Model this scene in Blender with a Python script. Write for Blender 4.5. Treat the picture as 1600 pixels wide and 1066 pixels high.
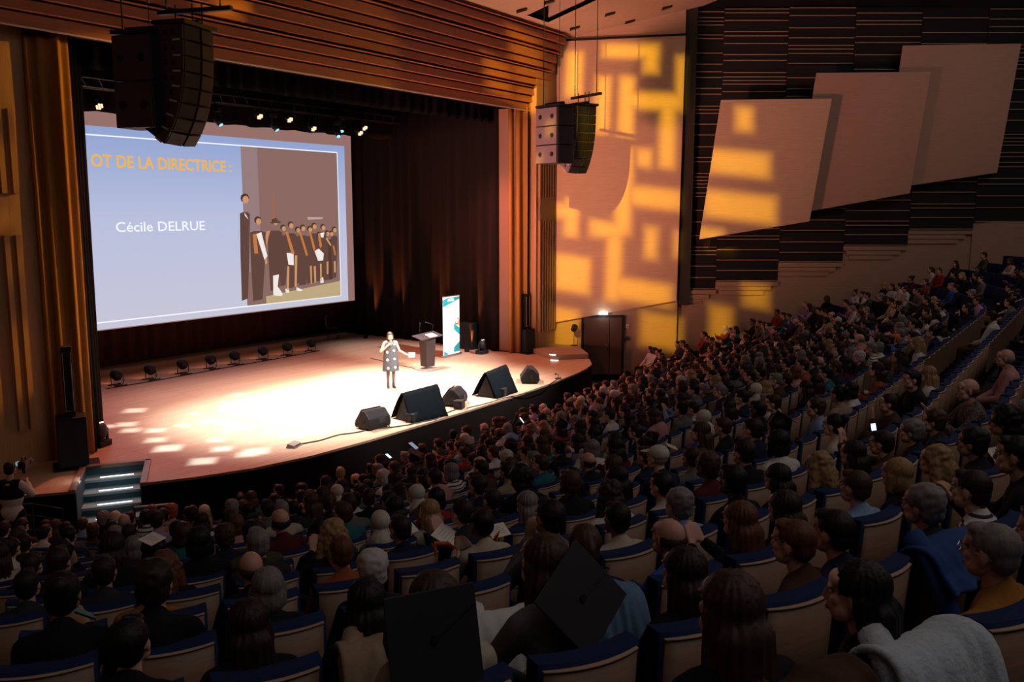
import bpy, bmesh, math, random
import numpy as np
from mathutils import Vector, Matrix, noise
random.seed(7)
PI = math.pi
sc = bpy.context.scene
for o in list(bpy.data.objects): bpy.data.objects.remove(o)
COL = sc.collection

# ------------------------------------------------------------------ camera
FPX, HC = 1406.0, 5.1
PITCH = math.atan(206 / 1406.0); YAW = math.radians(33.7)
HD = Vector((math.cos(YAW), math.sin(YAW), 0)); RT = Vector((math.sin(YAW), -math.cos(YAW), 0)); UPV = Vector((0, 0, 1))
FW = HD * math.cos(PITCH) - UPV * math.sin(PITCH); UU = HD * math.sin(PITCH) + UPV * math.cos(PITCH)
CAM = Vector((0, 0, HC))
cd = bpy.data.cameras.new('camera'); cam = bpy.data.objects.new('camera', cd); COL.objects.link(cam)
cd.sensor_width = 36; cd.lens = FPX / 1600 * 36; cd.clip_end = 200; cd.clip_start = 0.05
cam.location = CAM; cam.rotation_euler = FW.to_track_quat('-Z', 'Y').to_euler()
sc.camera = cam
def ray(x, y): return FW + RT * ((x - 800) / FPX) - UU * ((y - 533) / FPX)
def atz(x, y, z=0.0):
    r = ray(x, y); return CAM + r * ((z - HC) / r.z)
def aty(x, y, Y):
    r = ray(x, y); return CAM + r * (Y / r.y)
def proj(P):
    d = Vector(P) - CAM; w = d.dot(FW)
    if w < 0.3: return (-9999, -9999, w)
    return (800 + FPX * d.dot(RT) / w, 533 - FPX * d.dot(UU) / w, w)
# right-hand side wall frame: s along the wall, off towards the room, z up
WD = Vector((.555, -.832, 0)).normalized(); WN = Vector((-.832, -.555, 0)).normalized(); WP = Vector((28.33, 16.98, 0))
def W(s, off, z): return WP + WD * s + WN * off + Vector((0, 0, z))
def pw(x, y, off=0.0):
    r = ray(x, y); P = WP + WN * off; a = CAM + r * ((P - CAM).dot(WN) / r.dot(WN)); return ((a - WP).dot(WD), a.z)

# ------------------------------------------------------------------ world, view, lights
w = bpy.data.worlds.new('world'); sc.world = w; w.use_nodes = True
w.node_tree.nodes['Background'].inputs[0].default_value = (0.35, 0.4, 0.6, 1)
w.node_tree.nodes['Background'].inputs[1].default_value = 0.012
sc.view_settings.view_transform = 'Standard'; sc.view_settings.look = 'None'
sc.view_settings.gamma = 1; sc.view_settings.use_curve_mapping = False
sc.view_settings.exposure = 0.0
try:
    sc.cycles.use_denoising = True; sc.cycles.max_bounces = 5; sc.cycles.diffuse_bounces = 3
    sc.cycles.sample_clamp_indirect = 6; sc.cycles.caustics_reflective = False; sc.cycles.caustics_refractive = False
except Exception: pass

def light(kind, name, loc, target, energy, color, **kw):
    l = bpy.data.lights.new(name, kind); l.energy = energy; l.color = color
    for k, v in kw.items(): setattr(l, k, v)
    o = bpy.data.objects.new(name, l); COL.objects.link(o); o.location = loc
    d = Vector(target) - Vector(loc); o.rotation_euler = d.to_track_quat('-Z', 'Y').to_euler()
    return o
def spot(name, loc, target, energy, color, angle, blend=.5, radius=.08):
    return light('SPOT', name, loc, target, energy, color, spot_size=math.radians(angle), spot_blend=blend, shadow_soft_size=radius)
# front-of-house whites on the middle of the stage
for i, (lx, ly, tx, ty) in enumerate([(14, 4.5, 15.6, 16.9), (18.5, 4, 18.4, 16.6), (23, 4.5, 20.6, 16.7)]):
    spot('front_spot', (lx, ly, 12.6), (tx, ty, 0), 30000, (1.0, .94, .88), 25, .85, .25)
for lx, tx in ((15.6, 15.4), (18.6, 18.2), (21.0, 20.8)): spot('stage_top_light', (lx, 19.3, 9.1), (tx, 16.8, 0), 11500, (1, .94, .88), 50, .9, .2)
spot('speaker_key_light', (15.5, 6, 11.8), (19.4, 16.9, .8), 11000, (1, .93, .85), 12, .6, .1)
spot('banner_key_light', (22.0, 3, 11.8), (24.2, 18.6, 1.0), 30000, (.95, .97, 1), 14, .8, .1)
# warm wash over the whole stage
for lx in (13.5, 18.6, 24.0):
    spot('stage_wash', (lx, 19.0, 8.3), (lx, 17.0, 0), 1500, (1.0, .25, .15), 105, .6, .2)
# area fills added for ambient glow, as dimmed house lights above and behind the audience
light('AREA', 'house_ambient_fill', (8, -3.5, 12.5), (9, 3, 0), 235, (1.0, .83, .76), shape='RECTANGLE', size=18, size_y=8)
light('AREA', 'house_ambient_fill_rear', (28, -2, 13), (28, 5, 1), 260, (1.0, .74, .70), shape='RECTANGLE', size=12, size_y=8)

def nodes_of(l):
    l.use_nodes = True; nt = l.node_tree; nt.nodes.clear(); return nt
def gobo_spot(name, loc, target, up_pts, energy, color, angle, rects, soft, base=0.0, radius=.02):
    
    o = spot(name, loc, target, energy, color, angle, .15, radius)
    bpy.context.view_layer.update()
    M = o.matrix_basis.inverted()
    nt = nodes_of(o.data); N = nt.nodes; L = nt.links
    tc = N.new('ShaderNodeTexCoord'); sep = N.new('ShaderNodeSeparateXYZ'); L.new(tc.outputs['Normal'], sep.inputs[0])
    def m(op, a, b=None, c=None):
        n = N.new('ShaderNodeMath'); n.operation = op
        for i, v in enumerate((a, b, c)):
            if v is None: continue
            if isinstance(v, (int, float)): n.inputs[i].default_value = v
            else: L.new(v, n.inputs[i])
        return n.outputs[0]
    u = m('DIVIDE', sep.outputs[0], sep.outputs[2]); v = m('DIVIDE', sep.outputs[1], sep.outputs[2])
    acc = None
    for pts in rects:
        q = [M @ Vector(p) for p in pts]; uv = [(a.x / a.z, a.y / a.z) for a in q]
        us = [a[0] for a in uv]; vs = [a[1] for a in uv]
        cu, cv = (min(us) + max(us)) / 2, (min(vs) + max(vs)) / 2; hu, hv = (max(us) - min(us)) / 2, (max(vs) - min(vs)) / 2
        du = m('SUBTRACT', m('ABSOLUTE', m('SUBTRACT', u, cu)), hu); dv = m('SUBTRACT', m('ABSOLUTE', m('SUBTRACT', v, cv)), hv)
        dd = m('SMOOTH_MAX', du, dv, soft)
        acc = dd if acc is None else m('SMOOTH_MIN', acc, dd, soft * .35)
    mr = N.new('ShaderNodeMapRange'); mr.interpolation_type = 'SMOOTHSTEP'
    mr.inputs['From Min'].default_value = soft * .8; mr.inputs['From Max'].default_value = -soft * .9
    mr.inputs['To Min'].default_value = base; mr.inputs['To Max'].default_value = 1
    L.new(acc, mr.inputs['Value'])
    em = N.new('ShaderNodeEmission'); L.new(mr.outputs[0], em.inputs['Strength']); out = N.new('ShaderNodeOutputLight'); L.new(em.outputs[0], out.inputs[0])
    return o

# ------------------------------------------------------------------ materials
MATS = {}
def mat(name, color, rough=.8, metal=0.0, noise_amt=0.0, nscale=8.0, stretch=(1, 1, 1), bump=0.0, emit=None, es=1.0, spec=.5, color2=None, sheen=0.0):
    if name in MATS: return MATS[name]
    m = bpy.data.materials.new(name); m.use_nodes = True; nt = m.node_tree; b = nt.nodes['Principled BSDF']
    b.inputs['Base Color'].default_value = (*color, 1); b.inputs['Roughness'].default_value = rough; b.inputs['Metallic'].default_value = metal
    b.inputs['Specular IOR Level'].default_value = spec
    if sheen: b.inputs['Sheen Weight'].default_value = sheen
    if emit: b.inputs['Emission Color'].default_value = (*emit, 1); b.inputs['Emission Strength'].default_value = es
    if noise_amt or bump:
        tc = nt.nodes.new('ShaderNodeTexCoord'); mp = nt.nodes.new('ShaderNodeMapping'); mp.inputs['Scale'].default_value = stretch
        nz = nt.nodes.new('ShaderNodeTexNoise'); nz.inputs['Scale'].default_value = nscale; nz.inputs['Detail'].default_value = 4
        nt.links.new(tc.outputs['Object'], mp.inputs[0]); nt.links.new(mp.outputs[0], nz.inputs['Vector'])
        if noise_amt:
            mx = nt.nodes.new('ShaderNodeMix'); mx.data_type = 'RGBA'
            c2 = color2 or tuple(c * (1 - noise_amt) for c in color); c1 = color if color2 else tuple(min(1, c * (1 + noise_amt * .5)) for c in color)
            mx.inputs[6].default_value = (*c1, 1); mx.inputs[7].default_value = (*c2, 1)
            nt.links.new(nz.outputs[0], mx.inputs[0]); nt.links.new(mx.outputs[2], b.inputs['Base Color'])
        if bump:
            bp = nt.nodes.new('ShaderNodeBump'); bp.inputs['Strength'].default_value = bump; bp.inputs['Distance'].default_value = .01
            nt.links.new(nz.outputs[0], bp.inputs['Height']); nt.links.new(bp.outputs[0], b.inputs['Normal'])
    MATS[name] = m; return m
def emi(name, color, s=1.0):
    if name in MATS: return MATS[name]
    m = bpy.data.materials.new(name); m.use_nodes = True; nt = m.node_tree; nt.nodes.clear()
    e = nt.nodes.new('ShaderNodeEmission'); e.inputs[0].default_value = (*color, 1); e.inputs[1].default_value = s
    o = nt.nodes.new('ShaderNodeOutputMaterial'); nt.links.new(e.outputs[0], o.inputs[0]); MATS[name] = m; return m
def srgb(r, g, b):
    f = lambda c: (c / 255 / 12.92) if c / 255 <= .04045 else ((c / 255 + .055) / 1.055) ** 2.4
    return (f(r), f(g), f(b))
M_wood_wall = mat('wood_veneer_wall', (.62, .42, .27), .55, noise_amt=.35, nscale=3, stretch=(.6, .6, 22), bump=.05)
M_wood_dark = mat('wood_header', (.46, .17, .085), .6, noise_amt=.45, nscale=4, stretch=(.4, 3, 14))
M_wood_low = mat('wood_low_wall', (.42, .28, .17), .6, noise_amt=.4, nscale=3, stretch=(.5, .5, 26))
M_slat = mat('slat_wood', (.36, .24, .15), .6)
M_black = mat('black_backing', (.006, .006, .006), .9)
M_blackp = mat('black_painted', (.008, .008, .009), .55, spec=.3)
M_darkmetal = mat('dark_metal', (.03, .03, .035), .4, .6)
M_cab = mat('cabinet_black', (.022, .022, .026), .6, noise_amt=.3, nscale=60)
M_cabside = mat('cabinet_side', (.16, .13, .15), .6, noise_amt=.3, nscale=60)
M_gold = mat('gold_curtain', (.36, .16, .025), .8, noise_amt=.25, nscale=5, stretch=(8, 8, .4))
M_gold_panel = mat('fluted_timber', (.42, .24, .11), .6, noise_amt=.35, nscale=4, stretch=(8, 8, .5))
M_velvet = mat('black_velvet', (.0035, .0033, .004), .95, noise_amt=.4, nscale=3, stretch=(10, 10, .3), spec=.1)
M_velvet_side = mat('black_velvet_side', (.010, .0065, .006), .95, noise_amt=.4, nscale=3, stretch=(10, 10, .3), spec=.15)
M_brown_curt = mat('brown_back_curtain', (.025, .010, .007), .95, noise_amt=.5, nscale=3, stretch=(10, 10, .3), spec=.1)
M_floor = mat('house_carpet', (.02, .021, .026), .95)
M_fascia = mat('stage_fascia', (.006, .004, .0035), .8, noise_amt=.4, nscale=5, spec=.08)
M_ceil = mat('ceiling_panel', (.62, .44, .33), .6, noise_amt=.15, nscale=5)
M_rubber = mat('rubber', (.012, .012, .012), .7)
M_chrome = mat('chrome', (.6, .6, .62), .25, 1)
M_seatwood = mat('seat_wood', (.25, .155, .095), .5, noise_amt=.4, nscale=6, stretch=(1, 1, 14))
M_seatedge = mat('seat_edge_wood', (.48, .32, .21), .5)
M_seatblue = mat('seat_blue', (.011, .028, .092), .9, noise_amt=.3, nscale=40, spec=.2)
M_seatdark = mat('seat_frame_dark', (.015, .017, .025), .7)
M_paper = mat('paper', (.82, .78, .68), .8)
M_white = mat('white_paint', (.8, .8, .8), .6)

def stage_wood():
    m = bpy.data.materials.new('stage_planks'); m.use_nodes = True; nt = m.node_tree; b = nt.nodes['Principled BSDF']
    tc = nt.nodes.new('ShaderNodeTexCoord'); br = nt.nodes.new('ShaderNodeTexBrick'); br.inputs['Scale'].default_value = 1
    br.inputs['Brick Width'].default_value = 2.2; br.inputs['Row Height'].default_value = .14; br.inputs['Mortar Size'].default_value = .004
    br.inputs['Color1'].default_value = (.60, .40, .27, 1); br.inputs['Color2'].default_value = (.52, .34, .22, 1); br.inputs['Mortar'].default_value = (.25, .15, .1, 1)
    nz = nt.nodes.new('ShaderNodeTexNoise'); nz.inputs['Scale'].default_value = 4; mp = nt.nodes.new('ShaderNodeMapping'); mp.inputs['Scale'].default_value = (1, 14, 1)
    mx = nt.nodes.new('ShaderNodeMix'); mx.data_type = 'RGBA'; mx.blend_type = 'MULTIPLY'; mx.inputs[0].default_value = .35
    nt.links.new(tc.outputs['Object'], br.inputs[0]); nt.links.new(tc.outputs['Object'], mp.inputs[0]); nt.links.new(mp.outputs[0], nz.inputs[0])
    nt.links.new(br.outputs[0], mx.inputs[6]); nt.links.new(nz.outputs[0], mx.inputs[7]); nt.links.new(mx.outputs[2], b.inputs['Base Color'])
    b.inputs['Roughness'].default_value = .5; return m
M_stage = stage_wood()

# ------------------------------------------------------------------ mesh helpers
class MB:
    def __init__(s): s.v = []; s.f = []; s.m = []
    def add(s, vs, fs, mi=0):
        o = len(s.v); s.v += [tuple(v) for v in vs]; s.f += [tuple(i + o for i in f) for f in fs]; s.m += [mi] * len(fs); return s
    def box(s, c, size, mi=0, rot=None, basis=None):
        hx, hy, hz = size[0] / 2, size[1] / 2, size[2] / 2; c = Vector(c)
        vs = [Vector((x, y, z)) for z in (-hz, hz) for y in (-hy, hy) for x in (-hx, hx)]
        if rot: R = Matrix.Rotation(rot, 3, 'Z'); vs = [R @ v for v in vs]
        if basis is not None: vs = [basis @ v for v in vs]
        return s.add([c + v for v in vs], [(0, 2, 3, 1), (4, 5, 7, 6), (0, 1, 5, 4), (2, 6, 7, 3), (0, 4, 6, 2), (1, 3, 7, 5)], mi)
    def hexa(s, p, mi=0):   # 8 points, bottom ring then top ring
        return s.add(p, [(3, 2, 1, 0), (4, 5, 6, 7), (0, 1, 5, 4), (1, 2, 6, 5), (2, 3, 7, 6), (3, 0, 4, 7)], mi)
    def prism(s, poly, vec, mi=0):   # planar polygon extruded along vec
        n = len(poly); vec = Vector(vec); a = [Vector(p) for p in poly]; b = [p + vec for p in a]
        return s.add(a + b, [tuple(range(n - 1, -1, -1)), tuple(range(n, 2 * n))] + [(i, (i + 1) % n, n + (i + 1) % n, n + i) for i in range(n)], mi)
    def tube(s, pts, r, seg=8, mi=0, closed=True):
        pts = [Vector(p) for p in pts]; n = len(pts); rs = r if isinstance(r, (list, tuple)) else [r] * n; vs = []
        up = None
        for i, p in enumerate(pts):
            t = (pts[min(i + 1, n - 1)] - pts[max(i - 1, 0)]).normalized()
            if up is None: up = Vector((0, 0, 1)) if abs(t.z) < .9 else Vector((1, 0, 0))
            a = t.cross(up).normalized(); b = a.cross(t).normalized(); up = b
            for k in range(seg):
                an = 2 * PI * k / seg; vs.append(p + (a * math.cos(an) + b * math.sin(an)) * rs[i])
        fs = [(i * seg + k, i * seg + (k + 1) % seg, (i + 1) * seg + (k + 1) % seg, (i + 1) * seg + k) for i in range(n - 1) for k in range(seg)]
        fs += [tuple(range(seg)), tuple((n - 1) * seg + k for k in range(seg - 1, -1, -1))]
        return s.add(vs, fs, mi)
    def disc(s, c, nrm, r, seg=16, mi=0, thick=.01):
        c = Vector(c); nrm = Vector(nrm).normalized(); return s.tube([c, c + nrm * thick], r, seg, mi)
    def ell(s, c, rad, mi=0, nu=12, nv=8, basis=None):
        c = Vector(c); vs = []; 
        for j in range(nv + 1):
            th = PI * j / nv
            for i in range(nu):
                ph = 2 * PI * i / nu; v = Vector((rad[0] * math.sin(th) * math.cos(ph), rad[1] * math.sin(th) * math.sin(ph), rad[2] * math.cos(th)))
                vs.append(c + (basis @ v if basis is not None else v))
        fs = [(j * nu + i, (j + 1) * nu + i, (j + 1) * nu + (i + 1) % nu, j * nu + (i + 1) % nu) for j in range(nv) for i in range(nu)]
        return s.add(vs, fs, mi)
    def mesh(s, name, mats, smooth=False):
        me = bpy.data.meshes.new(name); me.from_pydata(s.v, [], s.f)
        for m in (mats if isinstance(mats, (list, tuple)) else [mats]): me.materials.append(m)
        me.polygons.foreach_set('material_index', s.m)
        bm = bmesh.new(); bm.from_mesh(me); bmesh.ops.remove_doubles(bm, verts=bm.verts, dist=1e-6); bmesh.ops.recalc_face_normals(bm, faces=bm.faces); bm.to_mesh(me); bm.free()
        if smooth: me.polygons.foreach_set('use_smooth', [True] * len(me.polygons))
        me.update(); return me
    def obj(s, name, mats, parent=None, smooth=False, loc=None, bevel=0):
        return link(name, s.mesh(name, mats, smooth), parent, loc, bevel)
def link(name, me, parent=None, loc=None, bevel=0):
    o = bpy.data.objects.new(name, me); COL.objects.link(o)
    if parent: o.parent = parent
    if loc is not None: o.location = loc
    if bevel:
        b = o.modifiers.new('bevel', 'BEVEL'); b.width = bevel; b.segments = 2; b.limit_method = 'ANGLE'
    return o
def tag(o, label=None, cat=None, group=None, kind=None):
    if label: o['label'] = label
    if cat: o['category'] = cat
    if group: o['group'] = group
    if kind: o['kind'] = kind
    return o
def empty(name, loc=(0, 0, 0), rz=0, label=None, cat=None, group=None, kind=None):
    o = bpy.data.objects.new(name, None); COL.objects.link(o); o.location = loc; o.rotation_euler = (0, 0, rz); o.empty_display_size = .1
    return tag(o, label, cat, group, kind)
def struct(o): o['kind'] = 'structure'; return o
def copy_tree(o, parent=None):
    c = o.copy(); COL.objects.link(c)
    if parent: c.parent = parent
    for ch in list(o.children): copy_tree(ch, c)
    return c
def ctext(body, font_bold=0.0):
    cu = bpy.data.curves.new('text', 'FONT'); cu.body = body; cu.size = 1; cu.offset = font_bold; cu.resolution_u = 3
    o = bpy.data.objects.new('text', cu); COL.objects.link(o); bpy.context.view_layer.update()
    dg = bpy.context.evaluated_depsgraph_get(); me = bpy.data.meshes.new_from_object(o.evaluated_get(dg))
    bpy.data.objects.remove(o); bpy.data.curves.remove(cu); return me
def text_on(name, body, m, parent, org, ux, uz, x0, x1, z0, z1, bold=0.0):
    """flat lettering stretched to the box x0..x1, z0..z1 (cap height) of the plane org + ux, uz"""
    me = ctext(body, bold); co = np.zeros(len(me.vertices) * 3); me.vertices.foreach_get('co', co); co = co.reshape(-1, 3)
    a, b = co[:, 0].min(), co[:, 0].max(); cap = .73
    X = x0 + (co[:, 0] - a) / (b - a) * (x1 - x0); Z = z0 + co[:, 1] / cap * (z1 - z0)
    P = np.array(org)[None] + X[:, None] * np.array(ux)[None] + Z[:, None] * np.array(uz)[None]
    me.vertices.foreach_set('co', P.reshape(-1)); me.materials.clear(); me.materials.append(m); me.update()
    return link(name, me, parent)

# amber maze gobo thrown on the right side wall, and its partner on the left
def wr(x0, y0, x1, y1, off=.12):
    out = []
    for x, y in ((x0, y0), (x1, y0), (x1, y1), (x0, y1)): s_, z_ = pw(x, y, off); out.append(W(s_, off, z_))
    return out
RW = [wr(*q) for q in [(887, 82, 908, 150), (942, 70, 1028, 90), (1006, 70, 1028, 114), (932, 120, 951, 208), (969, 120, 989, 214), (970, 147, 1068, 169), (1058, 88, 1069, 165), (1032, 160, 1054, 262), (964, 232, 985, 366),
      (996, 234, 1018, 260), (985, 298, 1064, 321), (922, 350, 975, 368), (949, 366, 969, 470), (870, 322, 900, 340), (884, 312, 902, 368), (868, 404, 921, 452), (912, 262, 929, 286), (1008, 356, 1026, 403), (1054, 362, 1062, 402),
      (960, 446, 1050, 466), (866, 486, 903, 546)]] + [wr(*q, -.13) for q in [(1002, 497, 1064, 540), (1108, 480, 1142, 530), (1160, 446, 1200, 476)]] + [wr(*q, 1.0) for q in [(1150, 168, 1176, 204), (1108, 240, 1203, 270), (1100, 308, 1213, 338), (1090, 360, 1130, 376)]] \
     + [[aty(x, y, 17.0) for x, y in ((a, b), (c, b), (c, d), (a, d))] for a, b, c, d in [(758, 104, 800, 134), (806, 70, 850, 160)]]
gobo_spot('gobo_projector', (5.65, 9.44, 11.98), W(4.5, 0, 5.0), None, 36000, (1.0, .56, .0), 62, RW, .011)
light('SPOT', 'salmon_bounce_fill', (10.9, 16.6, 1.4), W(1.0, 0, 7.2), 11500, (1.0, .36, .28), spot_size=math.radians(52), spot_blend=1.0, shadow_soft_size=.8)  # unseen spot added for the salmon light bouncing off the stage floor
LW = [[aty(x, y, 17.7) for x, y in ((a, b), (c, b), (c, d), (a, d))] for a, b, c, d in [(-10, 118, 26, 178), (36, 110, 50, 230), (-10, 222, 46, 300), (58, 60, 64, 560), (-10, 325, 58, 350), (14, 385, 44, 430), (96, 60, 100, 600), (60, 330, 110, 480), (-10, 520, 90, 590), (190, 0, 262, 30), (110, 120, 128, 420)]]
gobo_spot('gobo_projector.001', (30.0, 9.4, 11.6), (9.0, 17.7, 5.0), None, 19000, (1.0, .42, .0), 34, LW, .010, base=.06)
# shards of a break-up gobo across the left half of the stage floor
rsg = random.Random(21); SH = []
for i in range(30):
    x = rsg.uniform(11.2, 16.6); y = rsg.uniform(14.6, 20.6); a = rsg.uniform(.06, .24); b = rsg.uniform(.05, .15)
    SH.append([Vector((x - a, y - b, 0)), Vector((x + a, y - b, 0)), Vector((x + a, y + b, 0)), Vector((x - a, y + b, 0))])
gobo_spot('breakup_gobo_light', (14.5, 16.5, 9.0), (13.8, 17.2, 0), None, 12000, (.72, .88, 1.0), 60, SH, .018)
# ------------------------------------------------------------------ stage platform
edge = [(6.6, 17.0), (8.06, 16.03), (8.74, 15.48), (9.72, 16.76), (10.72, 16.09), (9.80, 14.84), (10.54, 14.38), (11.57, 13.92), (12.87, 13.62), (14.5, 13.50), (16.5, 13.46), (18.6, 13.45), (20.7, 13.48),
        (22.6, 13.58), (24.0, 13.70), (25.07, 13.87), (26.0, 14.15), (26.7, 14.60), (26.93, 14.78), (28.3, 15.9), (28.3, 16.9), (27.6, 27.2), (9.0, 27.2), (6.6, 19)]
mb = MB(); n = len(edge)
mb.add([(x, y, 0) for x, y in edge], [tuple(range(n))], 0)
fr = edge[0:20]
for i in range(len(fr) - 1):
    a, b = fr[i], fr[i + 1]; mb.add([(*a, -1.25), (*b, -1.25), (*b, -.05), (*a, -.05)], [(0, 1, 2, 3)], 1)
    mb.add([(*a, -.05), (*b, -.05), (*b, 0), (*a, 0)], [(0, 1, 2, 3)], 2)
struct(mb.obj('stage_platform', [M_stage, M_fascia, mat('stage_nosing', (.25, .16, .12), .4)]))
# right side landing beside the door
lp = [(26.9, 17.05), (28.28, 16.98), (28.28, 15.95), (26.93, 14.80), (26.02, 15.66)]
mb = MB(); mb.prism([(x, y, .004) for x, y in lp], (0, 0, .166), 0)
t = empty('side_landing', (27.2, 16, 0), 0, 'low carpeted landing step at the right end of the stage, before the door', 'step')
o = mb.obj('step_block', [mat('landing_top', (.30, .20, .14), .8)], t); o.location = (-27.2, -16, 0)
mb = MB(); mb.tube([(25.98, 15.78, .182), (26.04, 15.58, .182)], .016, 6); o = mb.obj('light_strip', emi('step_led', (1, .95, .85), 5), t); o.location = (-27.2, -16, 0)
mb = MB(); mb.tube([(25.86, 15.66, .02), (25.94, 15.42, .02)], .016, 6); o = mb.obj('light_strip', MATS['step_led'], t); o.location = (-27.2, -16, 0)
# recessed stage stair on the left
t = empty('stage_stair', (9.7, 15.8, -1), 0, 'recessed stair with white light strips leading up to the left of the stage', 'stairs')
A, B, Cc, D = Vector((9.72, 16.76, 0)), Vector((10.72, 16.09, 0)), Vector((9.80, 14.84, 0)), Vector((8.74, 15.48, 0))
def sp(u, v, z): return A + (B - A) * u + (D - A) * v + Vector((0, 0, z))
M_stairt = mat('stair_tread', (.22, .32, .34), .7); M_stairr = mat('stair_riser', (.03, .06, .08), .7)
for i in range(5):
    z = -.17 * (i + 1); v0, v1 = i * .22, (i + 1) * .22 + .02
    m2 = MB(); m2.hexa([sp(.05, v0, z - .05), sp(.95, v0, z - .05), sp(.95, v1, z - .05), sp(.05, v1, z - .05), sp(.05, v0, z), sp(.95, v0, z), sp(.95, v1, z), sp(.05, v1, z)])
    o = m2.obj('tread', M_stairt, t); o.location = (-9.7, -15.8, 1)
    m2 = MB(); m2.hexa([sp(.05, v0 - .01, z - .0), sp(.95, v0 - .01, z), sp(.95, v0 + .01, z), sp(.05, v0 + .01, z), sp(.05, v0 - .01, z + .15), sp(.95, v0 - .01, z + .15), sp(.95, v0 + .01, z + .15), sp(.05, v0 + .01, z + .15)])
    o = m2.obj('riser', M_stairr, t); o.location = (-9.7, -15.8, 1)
    if i < 4:
        m2 = MB(); m2.tube([sp(.27, v0 + .17, z + .012), sp(.78, v0 + .17, z + .012)], .009, 6); o = m2.obj('light_strip', emi('stair_led', (.9, .97, 1), 2.6), t); o.location = (-9.7, -15.8, 1)
for (a, b, cc) in (((0, 0), (0, 1), 'l'), ((1, 0), (1, 1), 'r'), ((0, 0), (1, 0), 't')):
    pa, pb = sp(a[0], a[1], .02), sp(b[0], b[1], .02); dr = (pb - pa); mid = (pa + pb) / 2
    m2 = MB(); m2.box(mid + Vector((0, 0, -.02)), (dr.length + .1, .12, .08), 0, math.atan2(dr.y, dr.x)); o = m2.obj('kerb', mat('stair_kerb', (.22, .13, .09), .4), t, bevel=.01); o.location = (-9.7, -15.8, 1)
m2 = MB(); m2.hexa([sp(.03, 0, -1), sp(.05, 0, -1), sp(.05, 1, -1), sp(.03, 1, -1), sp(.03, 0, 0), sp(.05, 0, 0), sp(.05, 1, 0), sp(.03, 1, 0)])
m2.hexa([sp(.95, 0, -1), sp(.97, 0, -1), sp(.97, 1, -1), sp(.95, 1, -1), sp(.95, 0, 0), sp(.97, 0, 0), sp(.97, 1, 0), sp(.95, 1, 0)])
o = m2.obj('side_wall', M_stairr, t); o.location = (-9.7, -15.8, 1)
light('AREA', 'stair_led_glow', sp(.5, .5, .25), sp(.5, .5, -1), 2.2, (.75, .95, 1), size=.8)
t = light('AREA', 'kerb_led_glow', sp(.02, .6, .12), sp(-.3, .6, 0), .8, (1, .95, .9), size=.3)

# ------------------------------------------------------------------ proscenium header of boards
hd = empty('wall_proscenium', (18, 17, 8.48), kind='structure')
M_hback = M_black
zs = 8.48; Zt = 11.12; hts = [.27, .24, .25, .08, .24, .27, .07, .24, .30, .10, .24, .26, .08]
tot = sum(hts); z = zs
def hy(z): return 17.4 - (z - 8.48) * .34
HX0, HX1 = 6.4, 28.0
for i, h in enumerate(hts):
    hh = h / tot * (Zt - zs); y0, y1 = hy(z), hy(z + hh); x1 = 27.45 + (z - 8.48) * .30 + (0.05 if i % 2 else -.05)
    mb = MB(); prof = [(y0 - .12, z + .015), (y1 + .02, z + hh - .02), (y1 + .05, z + hh - .02), (y0 + .02, z + .015)]
    mb.prism([(HX0, p[0], p[1]) for p in prof], (x1 - HX0, 0, 0)); o = mb.obj('board', M_wood_dark, hd); o.location = (-18, -17, -8.48); z += hh
mb = MB(); mb.prism([(HX0, 17.46, 8.62), (HX0, 16.62, 11.12), (HX0, 17.5, 11.3), (HX0, 18.3, 8.62)], (21.5, 0, 0)); o = mb.obj('backing', M_hback, hd); o.location = (-18, -17, -8.48)
mb = MB(); mb.box((16.9, 17.30, 8.475), (21.0, .04, .03)); o = mb.obj('edge_trim', mat('header_edge', (.75, .5, .38), .4), hd); o.location = (-18, -17, -8.48)

# ------------------------------------------------------------------ ceiling
def cz(Y): return 11.14 + .27 * (16.5 - Y)
def cpt(x, y):
    r = ray(x, y); nn = Vector((0, .27, 1)); a = CAM + r * ((Vector((0, 16.5, 11.14)) - CAM).dot(nn) / r.dot(nn)); return a
def cslab(mb, poly, th=.15, mi=0): mb.prism([(x, y, cz(y)) for x, y in poly], (0, 0, th), mi)
mb = MB()
# slot with dark opening between x 25.1-26.5 / y 12-16.2
xs0, xs1 = 25.15, 26.45
cslab(mb, [(18.0, 16.55), (xs0, 16.55), (xs0, 11.8), (18.0, 11.8)]); cslab(mb, [(xs0, 16.55), (xs1, 16.55), (xs1, 16.2), (xs0, 16.2)]); 
cslab(mb, [(xs1, 16.55), (28.60, 16.55), (31.15, 12.7), (31.15, 11.8), (xs1, 11.8)])
struct(mb.obj('ceiling', [M_ceil]))
mb = MB(); mb.add([(xs1, 16.2, cz(16.2)), (xs1, 11.8, cz(11.8)), (xs1, 11.8, cz(11.8) + .9), (xs1, 16.2, cz(16.2) + .9)], [(0, 1, 2, 3)], 0)
mb.add([(xs0, 16.2, cz(16.2) + .9), (xs1, 16.2, cz(16.2) + .9), (xs1, 11.8, cz(11.8) + .9), (xs0, 11.8, cz(11.8) + .9)], [(0, 1, 2, 3)], 1)
mb.add([(xs0, 16.2, cz(16.2)), (xs1, 16.2, cz(16.2)), (xs1, 16.2, cz(16.2) + .9), (xs0, 16.2, cz(16.2) + .9)], [(0, 1, 2, 3)], 1)
struct(mb.obj('ceiling_slot', [M_ceil, M_black]))
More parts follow.
